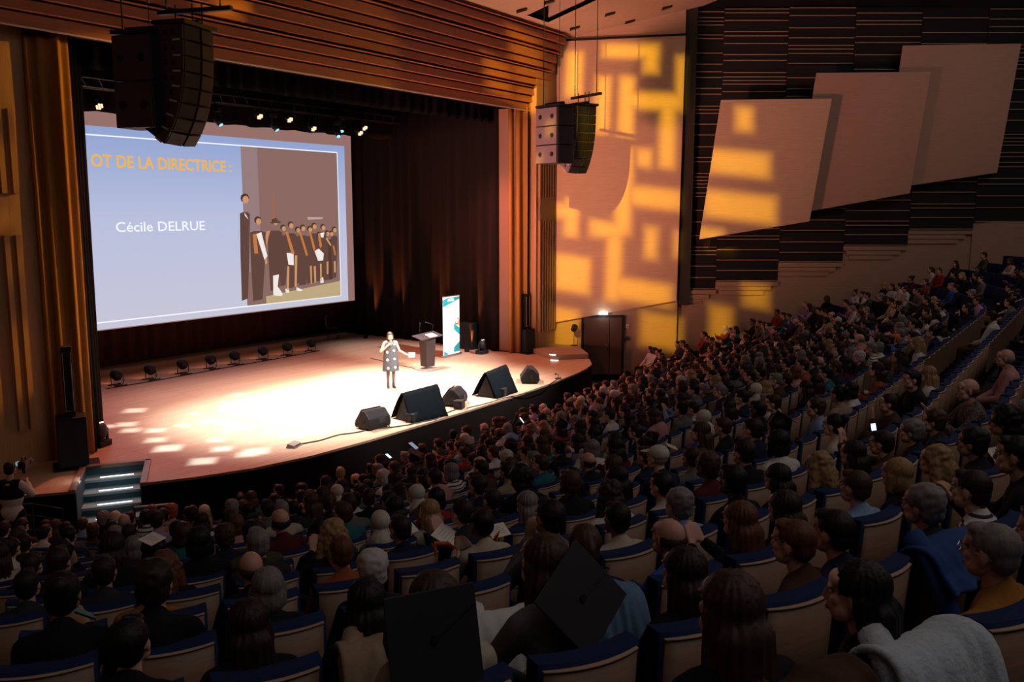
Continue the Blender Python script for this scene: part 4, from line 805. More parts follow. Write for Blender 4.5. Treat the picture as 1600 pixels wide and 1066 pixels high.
# ---- hair, hats (all modelled round H0)
def strands(me, amp=.006, fr=26, curl=0.0, seed=0):
    c = H0 + V3((0, -.02, .02)); rr = random.Random(seed)
    for v in me.vertices:
        d = v.co - c; a = math.atan2(d.x, -d.y); r = V3((d.x, d.y, d.z * (.6 if curl else .15)))
        if curl: k = noise.noise(v.co * 32) * curl + noise.noise(v.co * 14 + V3((3, 3, seed))) * curl
        else: k = amp * (math.sin(a * fr + 2.2 * noise.noise(V3((a * 2, v.co.z * 5, seed)))) * .5 + 1.2 * noise.noise(V3((a * fr * .7, v.co.z * 3.5, seed))))
        if r.length > 1e-5: v.co += r.normalized() * k
    me.update(); return me
def hp(*a): return ('e', H0 + V3(a[:3]), a[3:6])
def hair_mesh(kind):
    if kind == 'short': return strands(fuse('hair', [hp(0, -.026, .046, .083, .098, .085), hp(0, -.055, .0, .072, .062, .075), hp(0, .045, .095, .052, .045, .026)], .009, 2), .004, 30)
    if kind == 'quiff': return strands(fuse('hair', [hp(0, -.024, .05, .083, .1, .086), hp(0, -.055, .005, .072, .06, .07), hp(0, .055, .11, .05, .042, .035)], .009, 2), .006, 22, seed=4)
    if kind == 'balding': return strands(fuse('hair', [hp(0, -.058, -.002, .079, .062, .052), ('e', H0 + V3((.06, -.02, .0)), (.022, .05, .04)), ('e', H0 + V3((-.06, -.02, .0)), (.022, .05, .04))], .008, 2), .003, 30)
    if kind == 'long':
        P = [hp(0, -.028, .046, .088, .102, .088), hp(0, -.07, -.05, .085, .058, .12)]
        P += [('c', H0 + V3((0, -.085, -.05)), H0 + V3((0, -.13, -.34)), .075, .05)] + [('c', H0 + V3((s * .068, -.03, 0)), H0 + V3((s * .095, -.085, -.27)), .034, .028) for s in (-1, 1)]
        P += [('c', H0 + V3((s * .045, -.10, -.05)), H0 + V3((s * .06, -.14, -.36)), .05, .03) for s in (-1, 1)]
        return strands(fuse('hair', P, .0095, 3), .008, 20, seed=1)
    if kind == 'long_wavy':
        P = [hp(0, -.028, .048, .094, .106, .09), hp(0, -.07, -.05, .1, .07, .12)] + [('c', H0 + V3((s * .075, -.02, .01)), H0 + V3((s * .125, -.05, -.24)), .042, .045) for s in (-1, 1)] + [('c', H0 + V3((0, -.09, -.05)), H0 + V3((0, -.14, -.30)), .09, .07)]
        return strands(fuse('hair', P, .0105, 2), .008, curl=.014, seed=2)
    if kind == 'bob':
        P = [hp(0, -.028, .046, .089, .102, .088), hp(0, -.06, -.04, .09, .062, .10)] + [('c', H0 + V3((s * .07, -.01, .0)), H0 + V3((s * .078, .0, -.10)), .034, .028) for s in (-1, 1)]
        return strands(fuse('hair', P, .0095, 3), .007, 22, seed=3)
    if kind == 'bun': return strands(fuse('hair', [hp(0, -.028, .046, .084, .1, .086), hp(0, -.05, -.01, .074, .06, .07), hp(0, -.115, .095, .045, .045, .042)], .009, 3), .004, 30, seed=5)
    if kind == 'ponytail': return strands(fuse('hair', [hp(0, -.028, .046, .084, .1, .086), hp(0, -.05, -.01, .074, .06, .07), hp(0, -.12, .055, .03, .035, .03), ('c', H0 + V3((0, -.135, .04)), H0 + V3((0, -.15, -.22)), .036, .018)], .009, 3), .005, 24, seed=6)
    if kind == 'curly': return strands(fuse('hair', [hp(0, -.03, .05, .112, .118, .108), hp(0, -.05, -.03, .10, .08, .09)], .011, 1), curl=.016, seed=7)
    if kind == 'fluffy': return strands(fuse('hair', [hp(0, -.028, .05, .095, .108, .094), hp(0, -.055, -.01, .085, .068, .08)], .0095, 2), curl=.008, seed=9)
    if kind == 'hood': return fuse('hair', [hp(0, -.025, .03, .098, .108, .105), hp(0, -.06, -.06, .095, .075, .10), ('c', H0 + V3((0, -.06, -.10)), H0 + V3((0, -.05, -.16)), .105, .12)], .011, 4)
    if kind == 'cap': 
        return fuse('hair', [hp(0, -.022, .055, .088, .102, .078), ('e', H0 + V3((0, .115, .05)), (.072, .075, .010), Matrix.Rotation(-.15, 3, 'X'))], .008, 2)
    if kind == 'headscarf': return fuse('hair', [hp(0, -.022, .035, .092, .104, .10), hp(0, -.03, -.08, .085, .08, .08), ('c', H0 + V3((0, -.05, -.12)), H0 + V3((0, -.06, -.17)), .10, .13)], .011, 4)
    if kind == 'headband': return strands(fuse('hair', [hp(0, -.028, .046, .09, .103, .088), hp(0, -.06, -.03, .088, .062, .09)], .0095, 2), .006, 20)
HAIR_KINDS = ['short', 'quiff', 'balding', 'long', 'long_wavy', 'bob', 'bun', 'ponytail', 'curly', 'fluffy', 'hood', 'cap', 'headscarf']
HAIR = {k: hair_mesh(k) for k in HAIR_KINDS}
HC_ = {'black': (.008, .006, .006), 'dark brown': (.025, .012, .008), 'brown': (.06, .03, .016), 'auburn': (.13, .045, .02), 'blond': (.36, .22, .10), 'grey': (.22, .20, .19), 'white': (.55, .52, .50), 'cream': (.62, .58, .50), 'red': (.30, .07, .03), 'light blue': (.35, .45, .6), 'orange': (.7, .16, .03)}
for k, c in HC_.items(): mat('hair_' + k, c, .6, noise_amt=.5, nscale=26, stretch=(3, 3, .5), spec=.35)
CL = {'black': (.010, .010, .012), 'dark grey': (.03, .03, .033), 'navy': (.012, .018, .045), 'grey': (.13, .13, .13), 'white': (.62, .60, .57), 'cream': (.50, .44, .34), 'beige': (.32, .24, .16), 'olive': (.07, .065, .035), 'brown': (.07, .035, .02), 'red': (.30, .03, .03), 'burgundy': (.09, .014, .02), 'green': (.02, .20, .10), 'light blue': (.22, .36, .55), 'blue': (.03, .12, .42), 'teal': (.02, .13, .15), 'mustard': (.34, .15, .03), 'pink': (.50, .25, .24), 'lilac': (.35, .26, .42), 'rust': (.30, .08, .03)}
for k, c in CL.items(): mat('cloth_' + k, c, .9, noise_amt=.35, nscale=30, bump=.3, spec=.2)
def striped():
    m = bpy.data.materials.new('cloth_striped'); m.use_nodes = True; nt = m.node_tree; b = nt.nodes['Principled BSDF']; tc = nt.nodes.new('ShaderNodeTexCoord'); wv = nt.nodes.new('ShaderNodeTexWave'); wv.bands_direction = 'Z'; wv.inputs['Scale'].default_value = 7; wv.inputs['Distortion'].default_value = .4
    cr = nt.nodes.new('ShaderNodeValToRGB'); cr.color_ramp.interpolation = 'CONSTANT'; cr.color_ramp.elements[0].color = (.6, .58, .54, 1); cr.color_ramp.elements[1].color = (.02, .02, .03, 1); cr.color_ramp.elements[1].position = .72
    nt.links.new(tc.outputs['Object'], wv.inputs[0]); nt.links.new(wv.outputs['Fac'], cr.inputs[0]); nt.links.new(cr.outputs[0], b.inputs['Base Color']); b.inputs['Roughness'].default_value = .9; MATS['cloth_striped'] = m
striped()
def chequer():
    m = bpy.data.materials.new('cloth_speckled'); m.use_nodes = True; nt = m.node_tree; b = nt.nodes['Principled BSDF']; tc = nt.nodes.new('ShaderNodeTexCoord'); v = nt.nodes.new('ShaderNodeTexVoronoi'); v.inputs['Scale'].default_value = 55
    cr = nt.nodes.new('ShaderNodeValToRGB'); cr.color_ramp.elements[0].color = (.34, .26, .22, 1); cr.color_ramp.elements[1].color = (.06, .035, .035, 1); cr.color_ramp.elements[1].position = .55
    nt.links.new(tc.outputs['Object'], v.inputs[0]); nt.links.new(v.outputs['Distance'], cr.inputs[0]); nt.links.new(cr.outputs[0], b.inputs['Base Color']); b.inputs['Roughness'].default_value = .9; MATS['cloth_speckled'] = m
chequer()
HAIRNAME = {'short': 'short {c} hair', 'quiff': '{c} brushed-up hair', 'balding': 'bald crown and {c} hair', 'long': 'long straight {c} hair', 'long_wavy': 'long wavy {c} hair', 'bob': '{c} bobbed hair', 'bun': '{c} hair in a bun', 'ponytail': '{c} ponytail', 'curly': 'big curly {c} hair', 'fluffy': 'fluffy {c} hair', 'hood': '{c} hood', 'cap': '{c} cap', 'headscarf': '{c} headscarf'}
POSENAME = {'lap': '', 'cross': 'arms crossed', 'chin': 'hand at chin', 'lean': 'leaning forward', 'phone': 'hands up with phone', 'raise': 'raised hands', 'clap': 'clapping', 'reach': 'arm along seatback'}
ORD = ['front', 'second', 'third', 'fourth', 'fifth', 'sixth', 'seventh', 'eighth', 'ninth', 'tenth', 'eleventh', 'twelfth', 'thirteenth', 'fourteenth', 'fifteenth', 'sixteenth', 'seventeenth']
def ordn(i):
    if i < 20: return ['first', 'second', 'third', 'fourth', 'fifth', 'sixth', 'seventh', 'eighth', 'ninth', 'tenth', 'eleventh', 'twelfth', 'thirteenth', 'fourteenth', 'fifteenth', 'sixteenth', 'seventeenth', 'eighteenth', 'nineteenth', 'twentieth'][i]
    n = i + 1; return '%d%s' % (n, {1: 'st', 2: 'nd', 3: 'rd'}.get(n % 10 if n % 100 not in (11, 12, 13) else 0, 'th'))
def put(name, me, parent, mats, loc=(0, 0, 0), rz=0):
    o = bpy.data.objects.new(name, me); COL.objects.link(o); o.parent = parent; o.location = loc; o.rotation_euler = (0, 0, rz)
    for i, m in enumerate(mats):
        if m is not None and i < len(o.material_slots): o.material_slots[i].link = 'OBJECT'; o.material_slots[i].material = m
    return o
def ensure_slot(me):
    if not me.materials: me.materials.append(M_black)
for k in HAIR.values(): ensure_slot(k)
for v in BODY.values():
    for me in v[1:4]: ensure_slot(me)
TOPNAME = {'white': 'shirt', 'light blue': 'shirt', 'cream': 'jumper', 'beige': 'jumper', 'striped': 'shirt'}
def person(loc, rz, hair, hc, top, pose='lap', skin=0, scale=1.0, label=None, group=None, trousers='black', full=True, mirror=False):
    r = empty('person', loc, rz, label, 'person', group); r.scale = (-scale if mirror else scale, scale, scale)
    b, t, tr, sh, dh = BODY[pose]
    put('body', b, r, [SKIN[skin]])
    tn = 'jacket' if top in ('black', 'navy', 'dark grey', 'blue') else 'jumper'
    put(TOPNAME.get(top, tn), t, r, [MATS['cloth_' + top]])
    if full: put('trousers', tr, r, [MATS['cloth_' + trousers]]); put('shoes', sh, r, [M_rubber])
    if hair in ('cap', 'hood', 'headscarf'): put(hair, HAIR[hair], r, [MATS['hair_' + hc]], dh)
    elif hair: put('hair', HAIR[hair], r, [MATS['hair_' + hc]], dh)
    return r

# ------------------------------------------------------------------ seats
def seat_meshes():
    n = 8; wd = .415; 
    def curved(z0, z1, th, w_, y, bulge=.045, lean=.07, mi=0):
        mb = MB(); vs = []
        for zz in (z0, z1):
            for i in range(n + 1):
                x = -w_ / 2 + w_ * i / n; yy = y - bulge * (1 - (2 * x / w_) ** 2) - (zz - .45) * lean
                vs += [(x, yy, zz), (x, yy + th, zz)]
        m = 2 * (n + 1); fs = []
        for i in range(n):
            a = 2 * i; fs += [(a, a + 2, m + a + 2, m + a), (a + 1, m + a + 1, m + a + 3, a + 3), (a, a + 1, a + 3, a + 2), (m + a, m + a + 2, m + a + 3, m + a + 1)]
        fs += [(0, m, m + 1, 1), (2 * n, 2 * n + 1, m + 2 * n + 1, m + 2 * n)]
        mb.add(vs, fs, mi); return mb
    sh = curved(.42, .985, .018, wd, -.20); sh2 = curved(.985, .994, .026, wd + .004, -.204)
    sh.add(sh2.v, sh2.f, 1)
    cu = curved(.46, 1.018, .085, wd + .035, -.183)
    st = MB(); st.box((0, .03, .42), (.44, .44, .10)); 
    stb = MB(); stb.box((0, .03, .36), (.43, .43, .02))
    return sh.mesh('backrest_shell', [M_seatwood, M_seatedge], True), cu.mesh('backrest_cushion', [M_seatblue], True), st.mesh('seat_cushion', [M_seatblue]), stb.mesh('seat_board', [M_seatwood])
SHELL, CUSH, SEATC, SEATB = seat_meshes()
for me in (SHELL, CUSH):
    me.polygons.foreach_set('use_smooth', [abs(p.normal.z) < .3 and abs(p.normal.x) < .9 for p in me.polygons])
mb = MB(); mb.box((.262, .03, .60), (.055, .40, .035), 1); mb.box((.262, .03, .32), (.035, .30, .60)); ARM = mb.mesh('armrest', [M_seatdark, M_seatblue])
TIP = MB().box((0, -.06, .62), (.42, .09, .40)).mesh('seat_cushion_tipped', [M_seatblue]); TIPB = MB().box((0, -.005, .62), (.41, .015, .39)).mesh('seat_board_tipped', [M_seatwood])
def seat(loc, rz, label, group, used=True):
    r = empty('auditorium_seat', loc, rz, label, 'seat', group)
    put('backrest_shell', SHELL, r, []); put('backrest_cushion', CUSH, r, []); put('seat_cushion', SEATC if used else TIP, r, []); put('armrest', ARM, r, [])
    return r

# rows: U-shaped, straight in the middle block, arcs round (12,18) and (25.2,18)
CL_, CR_ = Vector((12, 18)), Vector((25.2, 18))
def row_R(k): return [16.2, 17.1, 18.0, 18.83, 19.7, 20.6][k] if k >= 0 else 16.2 + .9 * k
def row_ztop(k): return 2.72 + (.235 * k if k > 0 else .26 * k)
def row_z(k): return row_ztop(k) - 1.0
def row_pt(R, s):
    """s = metres along the row from its straight part's left end"""
    if s < 0: a = -PI / 2 + s / R; return Vector((CL_.x + R * math.cos(a), CL_.y + R * math.sin(a))), a + PI
    if s <= 13.2: return Vector((12 + s, 18 - R)), PI / 2
    a = -PI / 2 + (s - 13.2) / R; return Vector((CR_.x + R * math.cos(a), CR_.y + R * math.sin(a))), a + PI
def in_right_wall(p): return (Vector((p.x, p.y, 0)) - WP).dot(WN) > .55
LWd = Vector((-.487, -.873)).normalized()
def in_left_aisle(p):
    q = Vector((6.45, 17.7)); n_ = Vector((LWd.y * -1, LWd.x)); d = (p - q).dot(Vector((.873, -.487))); return d > 1.35
KMIN, KMAX = -11, 4
# stepped floor
mb = MB()
for k in range(KMIN, KMAX + 2):
    R = row_R(min(k, 4)) + (.9 if k > 4 else 0); z = row_z(k); ra, rb = R - .72, R + .18
    if k == KMAX + 1: rb = R + 4
    N = 60
    for i in range(N):
        vs = []
        for u in (i, i + 1):
            if u <= 24: a = -PI / 2 - (24 - u) / 24 * 1.9; ce = CL_
            elif u <= 36: a = -PI / 2; ce = CL_.lerp(CR_, (u - 24) / 12)
            else: a = -PI / 2 + (u - 36) / 24 * 1.5; ce = CR_
            for r_ in (ra, rb): vs.append((ce.x + r_ * math.cos(a), ce.y + r_ * math.sin(a)))
        a_, b_, c_, d_ = vs
        if k == KMIN: a_ = a_; 
        mb.add([(*a_, z), (*c_, z), (*d_, z), (*b_, z)], [(0, 1, 2, 3)]); mb.add([(*a_, z), (*c_, z), (*c_, z - .3), (*a_, z - .3)], [(0, 1, 2, 3)])
mb.box((18, 8, -1.3), (60, 34, .1)); struct(mb.obj('floor', M_floor))

# ---- people picked out one by one: (head x, head y, row, hair, hair colour, top, pose, skin, turn°, words)
NEAR = [
 (205, 1010, 4, 'short', 'black', 'black', 'lap', 0, -15), (385, 985, 3, 'long', 'dark brown', 'black', 'lap', 0, 0), (565, 950, 3, 'long', 'black', 'black', 'lap', 0, 0), (668, 935, 3, 'long', 'brown', 'cream', 'lap', 1, 0),
 (895, 890, 2, 'long', 'brown', 'grey', 'lean', 0, 5), (1110, 930, 3, 'long', 'brown', 'black', 'lap', 0, -8), (1060, 905, 2, 'long', 'dark brown', 'black', 'lap', 0, 0), (1240, 895, 3, 'short', 'auburn', 'brown', 'lap', 1, 20), (1300, 930, 3, 'long', 'black', 'black', 'lap', 0, 35),
 (1545, 900, 4, 'short', 'grey', 'mustard', 'reach', 1, 12), (1598, 885, 4, 'short', 'brown', 'grey', 'lap', 1, 10), (8, 1040, 4, 'short', 'auburn', 'black', 'lap', 0, 0), (1330, 1060, 4, 'short', 'black', 'rust', 'lap', 0, 0), 
 (1035, 858, 1, 'balding', 'dark brown', 'blue', 'lap', 1, 8), (1145, 835, 2, 'long', 'auburn', 'black', 'clap', 1, 0), (1200, 870, 2, 'long', 'dark brown', 'black', 'lap', 0, -5), (1275, 830, 2, 'short', 'black', 'navy', 'lap', 1, 10), (1435, 812, 2, 'fluffy', 'grey', 'dark grey', 'lap', 1, 10), (1500, 790, 2, 'short', 'dark brown', 'striped', 'lap', 0, 10),
 (1325, 770, 1, 'short', 'brown', 'light blue', 'lap', 1, 0), (1383, 757, 1, 'bob', 'blond', 'black', 'lap', 0, 0), (1437, 730, 1, 'long_wavy', 'blond', 'black', 'lap', 0, 15), (1270, 750, 0, 'long_wavy', 'blond', 'dark grey', 'lap', 0, 0), (1320, 735, 0, 'long', 'black', 'black', 'lap', 0, 0), (1205, 800, 1, 'long', 'black', 'black', 'lap', 0, 0),
 (95, 935, 2, 'bun', 'black', 'black', 'phone', 2, 0), (40, 920, 1, 'short', 'black', 'dark grey', 'lap', 0, 0), (162, 893, 1, 'short', 'dark brown', 'dark grey', 'lap', 1, 0), (245, 905, 1, 'fluffy', 'dark brown', 'black', 'lap', 0, -10), (237, 952, 2, 'short', 'dark brown', 'mustard', 'lap', 0, -10), (390, 890, 1, 'balding', 'brown', 'black', 'lap', 1, 0), (415, 930, 2, 'bob', 'grey', 'black', 'lap', 0, 0),
 (530, 868, 1, 'short', 'auburn', 'rust', 'lap', 1, 0), (580, 893, 1, 'fluffy', 'white', 'black', 'lap', 0, -10), (620, 845, 0, 'short', 'dark brown', 'navy', 'lap', 1, 10), (752, 828, 0, 'short', 'black', 'cream', 'phone', 3, 0), (855, 810, 0, 'short', 'black', 'grey', 'chin', 2, 0), (960, 818, 0, 'short', 'black', 'cream', 'lap', 3, -5), (1055, 803, 0, 'fluffy', 'grey', 'light blue', 'lap', 0, 0), (1028, 762, -1, 'short', 'black', 'cream', 'lap', 1, 5),
 (665, 795, -1, 'long', 'blond', 'cream', 'lap', 0, 0), (590, 817, -1, 'headscarf', 'cream', 'grey', 'lap', 0, 0), (498, 838, -1, 'curly', 'black', 'black', 'lap', 2, 0), (395, 832, -1, 'fluffy', 'black', 'olive', 'lap', 1, 0), (310, 845, -1, 'bob', 'black', 'black', 'lap', 0, 0), (208, 862, -1, 'bob', 'grey', 'dark grey', 'lap', 0, 0), (92, 880, -0, 'short', 'dark brown', 'black', 'lap', 0, -10), (258, 878, 0, 'long_wavy', 'auburn', 'black', 'lap', 0, 0),
 (50, 900, 0, 'short', 'dark brown', 'black', 'lap', 0, -10), (145, 835, -2, 'fluffy', 'brown', 'brown', 'lap', 1, 0), (180, 835, -2, 'fluffy', 'grey', 'dark grey', 'lap', 0, 0), (255, 805, -3, 'short', 'black', 'grey', 'lap', 0, 0), (268, 795, -4, 'fluffy', 'red', 'pink', 'lap', 0, 0), (162, 787, -5, 'fluffy', 'grey', 'black', 'lap', 0, 0), (238, 776, -6, 'short', 'auburn', 'black', 'lap', 0, 0),
 (820, 790, -1, 'long', 'grey', 'dark grey', 'lap', 0, 0), (765, 785, -1, 'short', 'dark brown', 'black', 'lap', 1, 0), (1003, 713, -3, 'short', 'brown', 'navy', 'lap', 1, 0), (1022, 705, -3, 'cap', 'cream', 'navy', 'lap', 0, 0), (912, 720, -3, 'balding', 'dark brown', 'black', 'lap', 1, 0), (885, 745, -2, 'long', 'black', 'black', 'lap', 0, 0),
 (1500, 603, 1, 'balding', 'auburn', 'speckled', 'clap', 1, 35), (1275, 640, -2, 'fluffy', 'brown', 'light blue', 'lap', 1, 30), (1375, 630, -1, 'bun', 'dark brown', 'brown', 'chin', 1, 30), (1410, 680, 0, 'fluffy', 'grey', 'navy', 'lap', 1, 20), (1447, 660, 0, 'fluffy', 'brown', 'dark grey', 'lap', 1, 20), (1360, 690, 0, 'short', 'dark brown', 'brown', 'raise', 1, 10), (1560, 660, 2, 'curly', 'black', 'black', 'lap', 2, 20), (1590, 715, 2, 'short', 'black', 'black', 'phone', 2, 20), (1500, 690, 1, 'fluffy', 'black', 'black', 'lap', 2, 15), (1540, 760, 2, 'curly', 'black', 'black', 'lap', 2, 15),
 (1415, 590, -1, 'short', 'black', 'black', 'lap', 1, 40), (1442, 585, -1, 'long', 'blond', 'white', 'lap', 0, 0), (1395, 535, -4, 'short', 'orange', 'black', 'lap', 1, 20), (1343, 560, -4, 'fluffy', 'white', 'black', 'lap', 0, 10), (1170, 670, -3, 'short', 'dark brown', 'navy', 'lap', 1, 0), (1165, 585, -6, 'short', 'black', 'black', 'lap', 1, 20), (1085, 670, -3, 'long', 'brown', 'olive', 'lap', 0, 15), (1215, 515, -8, 'short', 'black', 'red', 'lap', 1, 30), (970, 560, -11, 'short', 'black', 'white', 'phone', 1, 60),
 (722, 650, -10, 'bob', 'brown', 'cream', 'lap', 0, 10), (582, 695, -9, 'long', 'dark brown', 'white', 'lap', 0, 0), (835, 690, -4, 'long', 'brown', 'green', 'lap', 0, 0), (820, 665, -6, 'short', 'black', 'rust', 'lap', 2, 0), (842, 665, -6, 'fluffy', 'blond', 'beige', 'lap', 0, 0), (527, 730, -7, 'short', 'blond', 'black', 'lap', 0, -40), (710, 657, -8, 'bun', 'black', 'black', 'lap', 1, -60), (935, 620, -7, 'short', 'black', 'light blue', 'lap', 1, 10), (925, 652, -5, 'short', 'black', 'white', 'lap', 1, 10), (975, 645, -5, 'short', 'black', 'grey', 'chin', 1, 5), (1080, 610, -6, 'short', 'black', 'grey', 'lap', 1, 15), (1258, 560, -6, 'long', 'dark brown', 'grey', 'lap', 0, 10), (1100, 580, -8, 'short', 'brown', 'striped', 'lap', 1, 30), (1240, 468, -9, 'short', 'grey', 'lilac', 'lap', 1, 30), (1130, 545, -9, 'short', 'brown', 'white', 'phone', 1, 40),
]
EMPTY = [(785, 975), (760, 912), (668, 885), (780, 865), (882, 840), (1460, 880), (1380, 892), (306, 921), (82, 990), (1245, 785), (1360, 748), (965, 862)]   # visible empty seatbacks
taken = {}; people = []; rq = random.Random(77)
phase = {0: -.23, 1: -.2, 2: .5, 3: -.4, 4: .16}
PIT = .55
seats = []
for k in range(KMIN, KMAX + 1):
    R = row_R(k); ph = phase.get(k, rq.uniform(-.5, .5)); i0 = -int(R * 1.75 / PIT) - 1; i1 = int((13.2 + R * 1.4) / PIT)
    first = None
    for i in range(i0, i1):
        s = (i + ph) * PIT; p, fa = row_pt(R, s)
        if not in_right_wall(p): break
        if not in_left_aisle(p): continue
        if k <= -9 and 0 <= 0 and p.y > 14.2 and p.x < 11.2: continue
        q = p + Vector((math.cos(fa), math.sin(fa))) * .2      # seat origin: backrest .2 behind it
        if first is None: first = i
        x, y, w_ = proj((q.x, q.y, row_z(k) + 1.0))
        if w_ < .9: continue
        if -60 < x < 1660 and y < 1230: seats.append(dict(k=k, i=i, n=i - first, p=q, fa=fa, x=x, y=y, w=w_, per=None))
bykey = {(s['k'], s['i']): s for s in seats}
def headpx(s): return proj((s['p'].x, s['p'].y, row_z(s['k']) + 1.22))
for e in NEAR:
    hx, hy_, kk = e[0], e[1], e[2]; best = None
    for s in seats:
        if s['per'] is not None: continue
        a, b, w_ = headpx(s); d = ((a - hx) ** 2 + (b - hy_) ** 2) ** .5 + 0
        if best is None or d < best[0]: best = (d, s, a, b, w_)
    d, s, a, b, w_ = best
    if d > 120: continue
    s['per'] = dict(hair=e[3], hc=e[4], top=e[5], pose=e[6], skin=e[7], turn=e[8], dx=max(-.24, min(.24, (hx - a) * w_ / FPX)), dz=max(.94, min(1.05, 1 - (hy_ - b) * w_ / FPX / 1.22)), near=True)
for (x, y) in EMPTY:
    s = min((s for s in seats), key=lambda s: (proj((s['p'].x, s['p'].y, row_z(s['k']) + 1.0))[0] - x) ** 2 + (proj((s['p'].x, s['p'].y, row_z(s['k']) + .95))[1] - y) ** 2)
    if s['per'] is None: s['per'] = 0
hairpool = [('short', 'black')] * 6 + [('short', 'dark brown')] * 6 + [('short', 'brown')] * 3 + [('short', 'grey')] * 2 + [('long', 'black')] * 3 + [('long', 'dark brown')] * 5 + [('long', 'brown')] * 3 + [('long', 'blond'), ('long_wavy', 'blond'), ('long_wavy', 'dark brown'), ('bob', 'black'), ('bob', 'brown'), ('bob', 'grey'), ('fluffy', 'grey'), ('fluffy', 'white'), ('fluffy', 'brown'), ('balding', 'grey'), ('balding', 'dark brown'), ('bun', 'dark brown'), ('bun', 'black'), ('ponytail', 'brown'), ('ponytail', 'black'), ('curly', 'black'), ('quiff', 'dark brown'), ('headscarf', 'cream'), ('bob', 'auburn'), ('quiff', 'black')]
toppool = ['black'] * 9 + ['navy'] * 5 + ['dark grey'] * 5 + ['grey'] * 3 + ['white'] * 5 + ['cream'] * 2 + ['beige', 'olive', 'brown', 'brown', 'burgundy', 'red', 'light blue', 'pink', 'teal', 'striped', 'rust', 'blue', 'lilac']
for s in seats:
    if s['per'] is not None: continue
    k = s['k']; occ = .90
    if k >= -1 and s['p'].x > 8.5: occ = .30
    if k in (0, 1) and s['p'].x > 9 and s['p'].x < 21: occ = .10
    if -4 <= k <= -2 and 4 < s['p'].x < 14: occ = .74
    if k >= 2 and s['p'].x > 5: occ = .45
    if k >= 3: occ = .15
    if rq.random() < occ:
        h = rq.choice(hairpool); s['per'] = dict(hair=h[0], hc=h[1], top=rq.choice(toppool), pose=rq.choices(['lap', 'cross', 'chin', 'lean', 'phone', 'clap'], [10, 4, 2, 2, 1, 1])[0], skin=rq.choices([0, 1, 2, 3, 4], [6, 6, 3, 1.2, .6])[0], turn=rq.gauss(0, 12), dx=rq.uniform(-.05, .05), dz=rq.uniform(.95, 1.04), near=False)
    else: s['per'] = 0
seats.sort(key=lambda s: s['w'])
def inframe(s, m=45):
    x, y, w_ = headpx(s); return -m < x < 1600 + m and y < 1066 + 60 / max(.3, w_ / 6)
vis = [s for s in seats if inframe(s)]
pers = [s for s in vis if s['per']]
ind_p = set(id(s) for s in [s for s in pers if s['per']['near']] ); 
for s in pers:
    if len(ind_p) >= 296: break
    ind_p.add(id(s))
ind_s = set(id(s) for s in vis[:300])
SEATNAMES = {}
used_labels = set()
def rowword(k): return ORD[k - KMIN] + ' row'
def a_an(t): return t
crowd = []; block = []
for s in vis:
    k, n, per = s['k'], s['n'], s['per']; z = row_z(k); rz = s['fa'] - PI / 2
    where = '%s seat from the left in the %s' % (ordn(n), rowword(k))
    if id(s) in ind_s:
        if per: lab = 'blue seat with curved wooden back, occupied, ' + where
        else: lab = 'empty blue seat with curved wooden back, ' + where
        seat((s['p'].x, s['p'].y, z), rz, lab, 'seats of the ' + rowword(k), bool(per) or s['w'] > 0)
    else: block.append(s)
    if per:
        tx = Vector((math.cos(s['fa'] - PI / 2), math.sin(s['fa'] - PI / 2))) * per['dx']; loc = (s['p'].x + tx.x, s['p'].y + tx.y, z)
        if id(s) in ind_p:
            lab = 'person, %s, %s top, %s seat from left, %s' % (HAIRNAME[per['hair']].format(c=per['hc']), per['top'], ordn(n), rowword(k))
            per['obj'] = person(loc, rz + math.radians(per['turn']), per['hair'], per['hc'], per['top'], per['pose'], per['skin'], per['dz'], lab, 'audience in the ' + rowword(k), rq.choice(['black', 'navy', 'dark grey', 'brown']), s['w'] < 13 or s['x'] > 1250, mirror=(not per['near'] and rq.random() < .5))
        else: crowd.append((loc, rz + math.radians(per['turn']), per))
print('seats', len(vis), 'people', len(pers), 'individual', len(ind_p), 'crowd', len(crowd))
# the rest of the crowd and seating as one object each
def arr(me):
    me2 = me; n = len(me2.vertices); co = np.zeros(n * 3); me2.vertices.foreach_get('co', co)
    return co.reshape(-1, 3), [tuple(p.vertices) for p in me2.polygons], [p.material_index for p in me2.polygons]
def decim(me, ratio):
    o = link('tmp', me); m = o.modifiers.new('d', 'DECIMATE'); m.ratio = ratio; dg = bpy.context.evaluated_depsgraph_get(); r = bpy.data.meshes.new_from_object(o.evaluated_get(dg)); bpy.data.objects.remove(o); return r
def massed(name, items, mats, label, cat):
    V = []; F = []; M = []; off = 0
    for (co, fs, mi) in items:
        V.append(co); F += [tuple(i + off for i in f) for f in fs]; M += mi; off += len(co)
    me = bpy.data.meshes.new(name); me.from_pydata(np.concatenate(V).tolist(), [], F)
    for m in mats: me.materials.append(m)
    me.polygons.foreach_set('material_index', M); me.polygons.foreach_set('use_smooth', [True] * len(F)); me.update()
    o = link(name, me); tag(o, label, cat, kind='stuff'); return o
LOB = {p: arr(decim(BODY[p][0], .14)) for p in ('lap', 'cross', 'chin', 'lean', 'phone', 'clap')}; LOT = {p: arr(decim(BODY[p][1], .16)) for p in LOB}; LOL = {p: arr(decim(BODY[p][2], .12)) for p in LOB}
LOH = {k: arr(decim(HAIR[k], .13)) for k in HAIR_KINDS}
cm = []; cmi = {}
def cidx(m):
    if m.name not in cmi: cmi[m.name] = len(cm); cm.append(m)
    return cmi[m.name]
items = []
